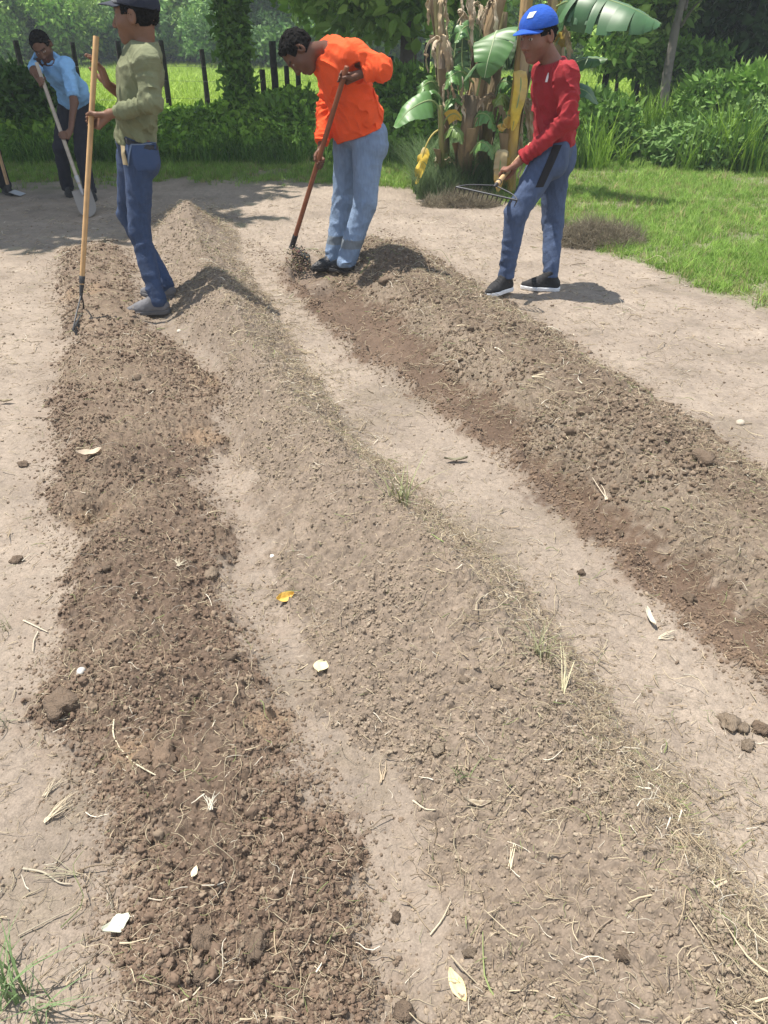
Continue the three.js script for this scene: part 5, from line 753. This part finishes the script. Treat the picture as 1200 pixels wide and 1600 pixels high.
{ // dead grass, straw and rootlets
  const r = rng(14), mk = (len, rad, cv, seed, n = 5) => { const q = rng(seed), pts = [V(-len / 2, 0, 0), V(-len / 5, cv * len * (q() - 0.3) * 0.5, cv * len * (q() - 0.5)), V(len / 6, cv * len * (q() - 0.3) * 0.5, cv * len * (q() - 0.5)), V(len / 2, 0, cv * len * (q() - 0.5))]; return tube(pts, t => rad * (1 - 0.6 * t), n, 4).deleteAttribute('uv'); };
  const gs = [mk(0.05, 0.0011, 0.25, 1), mk(0.075, 0.0013, 0.4, 2), mk(0.03, 0.0010, 0.2, 3, 3), mk(0.10, 0.0009, 0.7, 4, 8), mk(0.04, 0.0017, 0.15, 5, 3)], l = gs.map(() => []), m = std(0xffffff, 0.85);
  let n = 0; for (let i = 0; i < 600000 && n < 85000; i++) {
    const z = -0.5 - Math.pow(r(), 1.35) * 8.5, x = (r() * 2 - 1) * (-z * 0.56 + 0.55), o = zones(x, z), cl = 0.5 + 0.5 * fbm(x * 2.6, z * 2.6, 251, 3), rightFlank = o.C > 0.3 ? sstep(-0.12, 0.02, o.v - eCc(o.u)) : 0;
    const lq = lawnW(x, z + 0.25), lawnEdge = z < -3.5 && x > -1 ? lq * (1 - lq) * 3 : 0, band = Math.exp(-(((o.v - eC1(o.u)) / 0.16) ** 2)); if (r() > (0.075 + 0.30 * rightFlank + 0.24 * band + 0.5 * o.F + 0.15 * o.A + 0.15 * o.C + 0.5 * lawnEdge) * (0.25 + 1.2 * cl * cl)) continue; 
    const t = r(), k = 0.7 + 0.5 * r(), c = t < 0.36 ? [0.42, 0.355, 0.24] : t < 0.70 ? [0.31, 0.245, 0.16] : t < 0.9 ? [0.17, 0.13, 0.085] : t < 0.96 ? [0.60, 0.55, 0.44] : [0.20, 0.24, 0.09], q = Math.floor(r() * 5), soft = Math.max(o.A, o.C, o.F, o.E);
    l[q].push([x, o.h + fine(x, z, o) + 0.003 + 0.006 * r(), z, (0.32 + 0.75 * r() * r() + (r() < 0.04 ? 0.7 : 0)) * (1 + 0.7 * sstep(2.5, 5, -z)), r() * 6.28, [c[0] * k, c[1] * k, c[2] * k], (r() - 0.5) * 6.28, (r() - 0.5) * 0.5]); n++;
  }
  const G = thing('straw_litter', 'dry straw, rootlets and dead grass strewn over the soil', 'straw'); G.userData.kind = 'stuff';
  l.forEach((q, i) => scatter('straw', gs[i], m, q, G));
}
const G0 = (px, py, up = 0) => { let p = onPlane(px, py, 0); for (let i = 0; i < 5; i++) p = onPlane(px, py, groundH(p.x, p.z)); p.y = groundH(p.x, p.z) + up; return p; };
const rise = p => { const o = zones(p.x, p.z); return fine(p.x, p.z, o) + 0.002; };
{ // leaves and scraps that can be told apart
  const leafOn = (name, label, cat, px, py, len, wid, yaw, col, curl, o = {}) => { const p = G0(px, py); p.y += rise(p) + (o.up || 0.011); const g = slab((s, t) => V((t - 0.5) * len, curl * len * ((t - 0.5) ** 2 * 4 - 0.4) * 0.5 + Math.abs(s) * wid * (o.fold ?? 0.12) + 0.003 * n2(s * 3, t * 5, px), s * wid / 2 * Math.pow(Math.sin(Math.PI * clamp(t, 0.015, 0.985)), o.p || 0.75) * (o.asym ? 1 + 0.3 * n2(t * 6, s, px) : 1)), 8, 14, 0.0012); const m = solo(name, paint(g, (x, y, z) => { const n = 1 + 0.12 * n3(x * 90, y * 90, z * 90, 3); return col.map(c => c * n); }), new THREE.MeshPhysicalMaterial({ vertexColors: true, roughness: 0.7, transmission: 0.15, thickness: 0, side: THREE.DoubleSide }), label, cat, o.group); m.position.copy(p); m.rotation.set(o.rx || 0, yaw, o.rz || 0); return m; };
  const F = { group: 'fallen leaves on the soil' };
  leafOn('fallen_leaf', 'cupped golden yellow leaf on the path between the two left beds', 'leaf', 447, 939, 0.058, 0.034, 0.35, [0.72, 0.48, 0.10], 0.35, { ...F, fold: 0.35, rx: 0.5 });
  leafOn('fallen_leaf', 'small round cream leaf at the foot of the central ridge', 'leaf', 502, 1047, 0.042, 0.044, 1.2, [0.66, 0.59, 0.36], 0.15, { ...F, p: 0.5 });
  leafOn('fallen_leaf', 'pointed cream leaf at the bottom of the picture', 'leaf', 714, 1546, 0.066, 0.027, 1.95, [0.70, 0.60, 0.32], 0.12, F);
  leafOn('fallen_leaf', 'crumpled whitish leaf beside the dark bed at lower left', 'leaf', 185, 1453, 0.055, 0.034, 0.65, [0.55, 0.56, 0.44], 0.25, { ...F, asym: 1, p: 0.5 });
  leafOn('fallen_leaf', 'tiny pale yellow leaf in the dark bed at lower left', 'leaf', 306, 1373, 0.026, 0.014, 1.4, [0.70, 0.60, 0.42], 0.2, F);
  leafOn('dry_husk', 'curled dry husk lying on the left bed near the rake', 'husk', 142, 719, 0.10, 0.035, 0.25, [0.58, 0.48, 0.36], 0.25, { group: 'dry husks', fold: 0.5, asym: 1, p: 0.4 });
  leafOn('dry_husk', 'small brown husk at the left picture edge', 'husk', 10, 631, 0.07, 0.022, 0.1, [0.30, 0.25, 0.16], 0.2, { group: 'dry husks', fold: 0.4 });
  leafOn('dry_husk', 'narrow white husk standing beside the furrow on the right', 'husk', 1015, 970, 0.085, 0.018, 1.6, [0.55, 0.50, 0.40], 0.2, { group: 'dry husks', fold: 0.4, p: 0.4, up: 0.012 });
  leafOn('dry_husk', 'shrivelled grey husk at the foot of the central ridge crest', 'husk', 745, 1262, 0.06, 0.014, -0.2, [0.42, 0.36, 0.26], 0.4, { group: 'dry husks', fold: 0.5, asym: 1 });
  leafOn('dry_husk', 'grey-green husk on the pale path at far right', 'husk', 712, 722, 0.10, 0.02, 0.1, [0.20, 0.18, 0.11], 0.2, { group: 'dry husks', fold: 0.4, asym: 1 });
  // bunches of pale straw, roots and stalks
  const bunch = (label, px, py, n, len, rad, yaw, fan, col, o = {}) => { const p = G0(px, py), r = rng(px * 7 + py), gs = []; p.y += rise(p) + 0.004; for (let i = 0; i < n; i++) { const a = (r() - 0.5) * fan, L = len * (0.55 + 0.6 * r()), lift = (o.lift ?? 0.35) * r(); gs.push(tube([V((r() - 0.5) * 0.012, 0, (r() - 0.5) * 0.012), V(Math.cos(a) * L * 0.5, lift * L * 0.6, Math.sin(a) * L * 0.5 + (r() - 0.5) * 0.01), V(Math.cos(a + (r() - 0.5) * 0.4) * L, lift * L * (o.end ?? 0.5), Math.sin(a) * L)], t => rad * 0.7 * (1 - 0.6 * t), 7, 5)); } const m = solo(o.name || 'straw_bunch', join(gs), std(lin(...col), 0.85), label, o.cat || 'straw', o.group || 'bunches of dry straw', 'stuff'); delete m.userData.kind; m.position.copy(p); m.rotation.y = yaw; };
  bunch('white feathery root tuft on the left bed', 280, 890, 12, 0.045, 0.0018, 1.5, 2.4, [0.48, 0.43, 0.32]);
  bunch('small white root knot on the lower left bed', 331, 1276, 9, 0.04, 0.002, 1.6, 1.2, [0.50, 0.47, 0.38]);
  bunch('fan of pale straw at the left picture edge', 72, 1285, 14, 0.08, 0.0018, 0.9, 0.7, [0.56, 0.48, 0.34]);
  bunch('upper fan of frayed straw near the left edge', 72, 1245, 10, 0.055, 0.0016, 1.2, 0.8, [0.50, 0.43, 0.31]);
  bunch('dried root clump on the path at centre', 597, 1222, 9, 0.06, 0.0022, 1.5, 0.9, [0.40, 0.32, 0.22]);
  bunch('forked straw stalk on the central ridge bottom', 795, 1360, 5, 0.10, 0.002, 1.3, 0.5, [0.56, 0.48, 0.34]);
  bunch('bleached straw bundle on the right path', 1030, 1000, 7, 0.06, 0.002, 0.3, 0.6, [0.62, 0.56, 0.42]);
  bunch('upright pale straw stalks on the central ridge flank', 880, 1085, 7, 0.12, 0.0022, 1.3, 0.7, [0.48, 0.44, 0.28], { lift: 0.6, end: 1 });
  bunch('crossed straw stalks in the furrow rim', 830, 595, 5, 0.16, 0.003, -0.5, 1.2, [0.54, 0.47, 0.33]);
  bunch('pale V-shaped straw in the furrow at right', 945, 795, 4, 0.12, 0.003, 1.5, 1.0, [0.66, 0.58, 0.44], { lift: 0.5, end: 0.9 });
  bunch('dead grass strands at the lower left corner', 120, 1370, 6, 0.085, 0.0016, 3.0, 0.8, [0.30, 0.27, 0.18]);
  const stick = (label, pts, rad, col) => { const q = pts.map(([a, b, u]) => { const p = G0(a, b); p.y += rise(p) + (u ?? 0.004); return p; }), o = q[0].clone(), m = solo('twig', tube(q.map(p => p.clone().sub(o)), t => rad * (1 - 0.45 * t), 16, 6, 0.25, pts[0][0]), std(lin(...col), 0.9), label, 'twig', 'twigs and stalks on the soil'); m.position.copy(o); };
  stick('long curved pale stalk on the left bed', [[180, 1130], [178, 1150], [200, 1185], [225, 1210], [245, 1218]], 0.0026, [0.52, 0.46, 0.33]);
  stick('grey stalk lying across the lower left path', [[37, 1359], [70, 1366], [95, 1382], [112, 1384]], 0.0028, [0.36, 0.32, 0.24]);
  stick('dark thin twig rising right at lower left', [[82, 1362], [108, 1338], [130, 1320]], 0.0018, [0.14, 0.11, 0.08]);
  stick('dark thin stem beside the whitish leaf', [[178, 1423], [172, 1395], [161, 1371]], 0.0017, [0.13, 0.11, 0.08]);
  stick('long grey twig at the lower left corner', [[30, 1465], [85, 1437], [125, 1418], [132, 1415]], 0.0018, [0.30, 0.26, 0.19]);
  stick('thin twig running up from the bottom left grass', [[68, 1560], [105, 1525], [140, 1502], [163, 1483]], 0.0017, [0.18, 0.15, 0.11]);
  stick('short pale stick in the dark bed at lower left', [[282, 1572], [300, 1558], [316, 1543]], 0.0024, [0.56, 0.47, 0.36]);
  stick('pale stalk lying level in the dark bed', [[228, 1412], [250, 1409], [272, 1409]], 0.0018, [0.56, 0.49, 0.38]);
  stick('bent twig on the lower right ridge', [[922, 1478], [935, 1455], [957, 1435]], 0.0026, [0.24, 0.19, 0.14]);
  stick('pale stalk near the left edge path', [[37, 971], [55, 980], [75, 990]], 0.0028, [0.50, 0.44, 0.33]);
  stick('short stalk below the pale left-edge stalk', [[60, 988], [54, 1005], [52, 1020]], 0.0026, [0.48, 0.42, 0.32]);
  stick('straight dark straw at the bottom centre', [[752, 1560], [754, 1540], [758, 1515]], 0.0016, [0.34, 0.28, 0.2]);
  stick('dark twig lying across the central ridge', [[805, 1253], [820, 1240], [836, 1232]], 0.0030, [0.13, 0.10, 0.07]);
  stick('pale stalk at the foot of the central ridge', [[645, 1255], [665, 1268], [680, 1275]], 0.0026, [0.52, 0.45, 0.33]);
  stick('slim straw left of the pointed cream leaf', [[672, 1463], [690, 1440], [704, 1415]], 0.0020, [0.52, 0.45, 0.32]);
  // stones
  const stone = (label, px, py, s, col) => { const p = G0(px, py); p.y += rise(p) * 0.7; const m = solo('pebble', clodGeo(px, 2, 0.15), std(lin(...col), 0.8), label, 'stone', 'pale pebbles on the soil'); m.position.copy(p); m.scale.setScalar(s); };
  stone('round pale pebble on the right path', 1157, 661, 0.022, [0.40, 0.35, 0.28]);
  stone('white pebble on the left bed', 127, 1050, 0.013, [0.45, 0.44, 0.41]);
  stone('tiny white pebble at the foot of the central ridge end', 280, 518, 0.016, [0.48, 0.44, 0.37]);
  stone('white pebble on the path beside the golden leaf', 425, 868, 0.008, [0.70, 0.68, 0.62]);
  // clods that stand out
  const clod = (label, px, py, s, col, sd) => { const p = G0(px, py); p.y = groundH(p.x, p.z) + rise(p) * 0.5 + s * 0.15; const m = solo('dirt_clod', clodGeo(sd || px + py, 3, 0.40), std(lin(...col), 0.98, { bumpMap: clodBump, bumpScale: 0.004 }), label, 'clod', 'large dirt clods'); m.position.copy(p); m.scale.setScalar(s * 0.85); m.rotation.y = px; };
  const dk = [0.135, 0.098, 0.068], md = [0.20, 0.155, 0.11], paleC = [0.25, 0.20, 0.145];
  const clodBump = noiseTex(128, 71, (u, v) => 0.5 + 0.6 * (tn(u, v, 32, 73) - 0.5) + 0.5 * (tn(u, v, 12, 74) - 0.5));
  for (const [lab, x, y, s, c] of [['broad lumpy clod on the right path edge', 1135, 1130, 0.034, md], ['clod just right of the broad lumpy clod', 1160, 1140, 0.020, md], ['round clod on the right path below the lumpy one', 1168, 1166, 0.018, md], ['dark clod at the bottom right edge', 1190, 1143, 0.026, dk], ['round clod on the central ridge flank', 778, 1067, 0.022, md], ['long flat clod at the foot of central ridge', 685, 1172, 0.020, paleC], ['small round clod in the centre of the central ridge', 725, 1066, 0.014, md], ['flat dark clod at the left bed edge', 95, 1105, 0.050, dk], ['tilted flat clod on the right side of left bed', 357, 1033, 0.026, dk], ['dark clod beside the left-edge path', 28, 878, 0.020, dk], ['clod at the top right of the left bed', 330, 900, 0.026, md], ['small dark clod near the left bed top', 167, 892, 0.015, dk], ['lone dark clod on the middle path', 908, 898, 0.016, dk], ['cracked clod on the furrow rim', 1078, 938, 0.026, dk], ['flat clod on the furrow rim, farther up', 968, 837, 0.020, dk], ['dark angular clod at the bottom right', 975, 1497, 0.015, dk], ['clod at the bottom left of the ridge', 620, 1436, 0.016, dk], ['lumpy brown clod at the bottom centre', 628, 1585, 0.024, dk], ['round brown clod beside the pointed leaf', 735, 1490, 0.015, md], ['bulky reddish clod in the lower left bed', 318, 1475, 0.030, dk], ['second bulky clod in the lower left bed', 395, 1480, 0.026, dk], ['clod in the lower dark bed near its right edge', 320, 1525, 0.022, dk], ['dark clod on the left path above the husk', 37, 727, 0.022, dk], ['pair-side dark clod on the upper left bed', 215, 594, 0.030, dk], ['upper dark clod on the left bed', 238, 590, 0.026, dk], ['tilted brown plate of soil in the left bed', 255, 1185, 0.030, [0.17, 0.12, 0.082]], ['flat brown clod left of the tilted soil plate', 225, 1190, 0.020, [0.17, 0.12, 0.082]], ['pit-edge clod in the left bed', 160, 775, 0.030, dk], ['large crumbly clod at the furrow end', 600, 440, 0.050, dk], ['clod on the right ridge under the red jersey', 915, 645, 0.035, dk], ['dark clod on the right ridge', 1100, 720, 0.040, dk], ['dark clod at the right ridge foot', 955, 690, 0.030, md]]) clod(lab, x, y, s, c);
  // live grass tufts in the plot
  const tf = (label, px, py, s, n, col, h = 0.13) => { const p = G0(px, py), m = solo('grass_clump', tuft(n, h, 0.006, 0.05, px, 1.1, 5), leafMat({ color: lin(...col), transmission: 0.3, roughness: 0.7 }), label, 'grass tuft', 'grass tufts sprouting in the plot'); m.position.copy(p); m.scale.setScalar(s); };
  tf('green grass tuft in the bottom left corner', 20, 1560, 1.05, 22, [0.16, 0.25, 0.09]); tf('grass tuft at the very bottom left', 62, 1590, 0.85, 14, [0.17, 0.25, 0.10]); tf('small grass tuft at the lower left edge', 4, 1520, 0.8, 12, [0.15, 0.22, 0.08]);
  tf('dry green tuft on the central ridge, upper', 625, 790, 1.3, 26, [0.26, 0.27, 0.12]); tf('dry tuft on the central ridge, lower', 845, 1030, 0.9, 24, [0.28, 0.28, 0.15]); tf('green sprig at the foot of the central ridge', 722, 1218, 0.5, 12, [0.16, 0.24, 0.07]); tf('faint green tuft at the left edge', 6, 1130, 0.55, 10, [0.18, 0.24, 0.10]); tf('wilted tuft at the left edge', 10, 985, 0.5, 10, [0.28, 0.28, 0.15]);  
}
renderer.render(scene, camera);
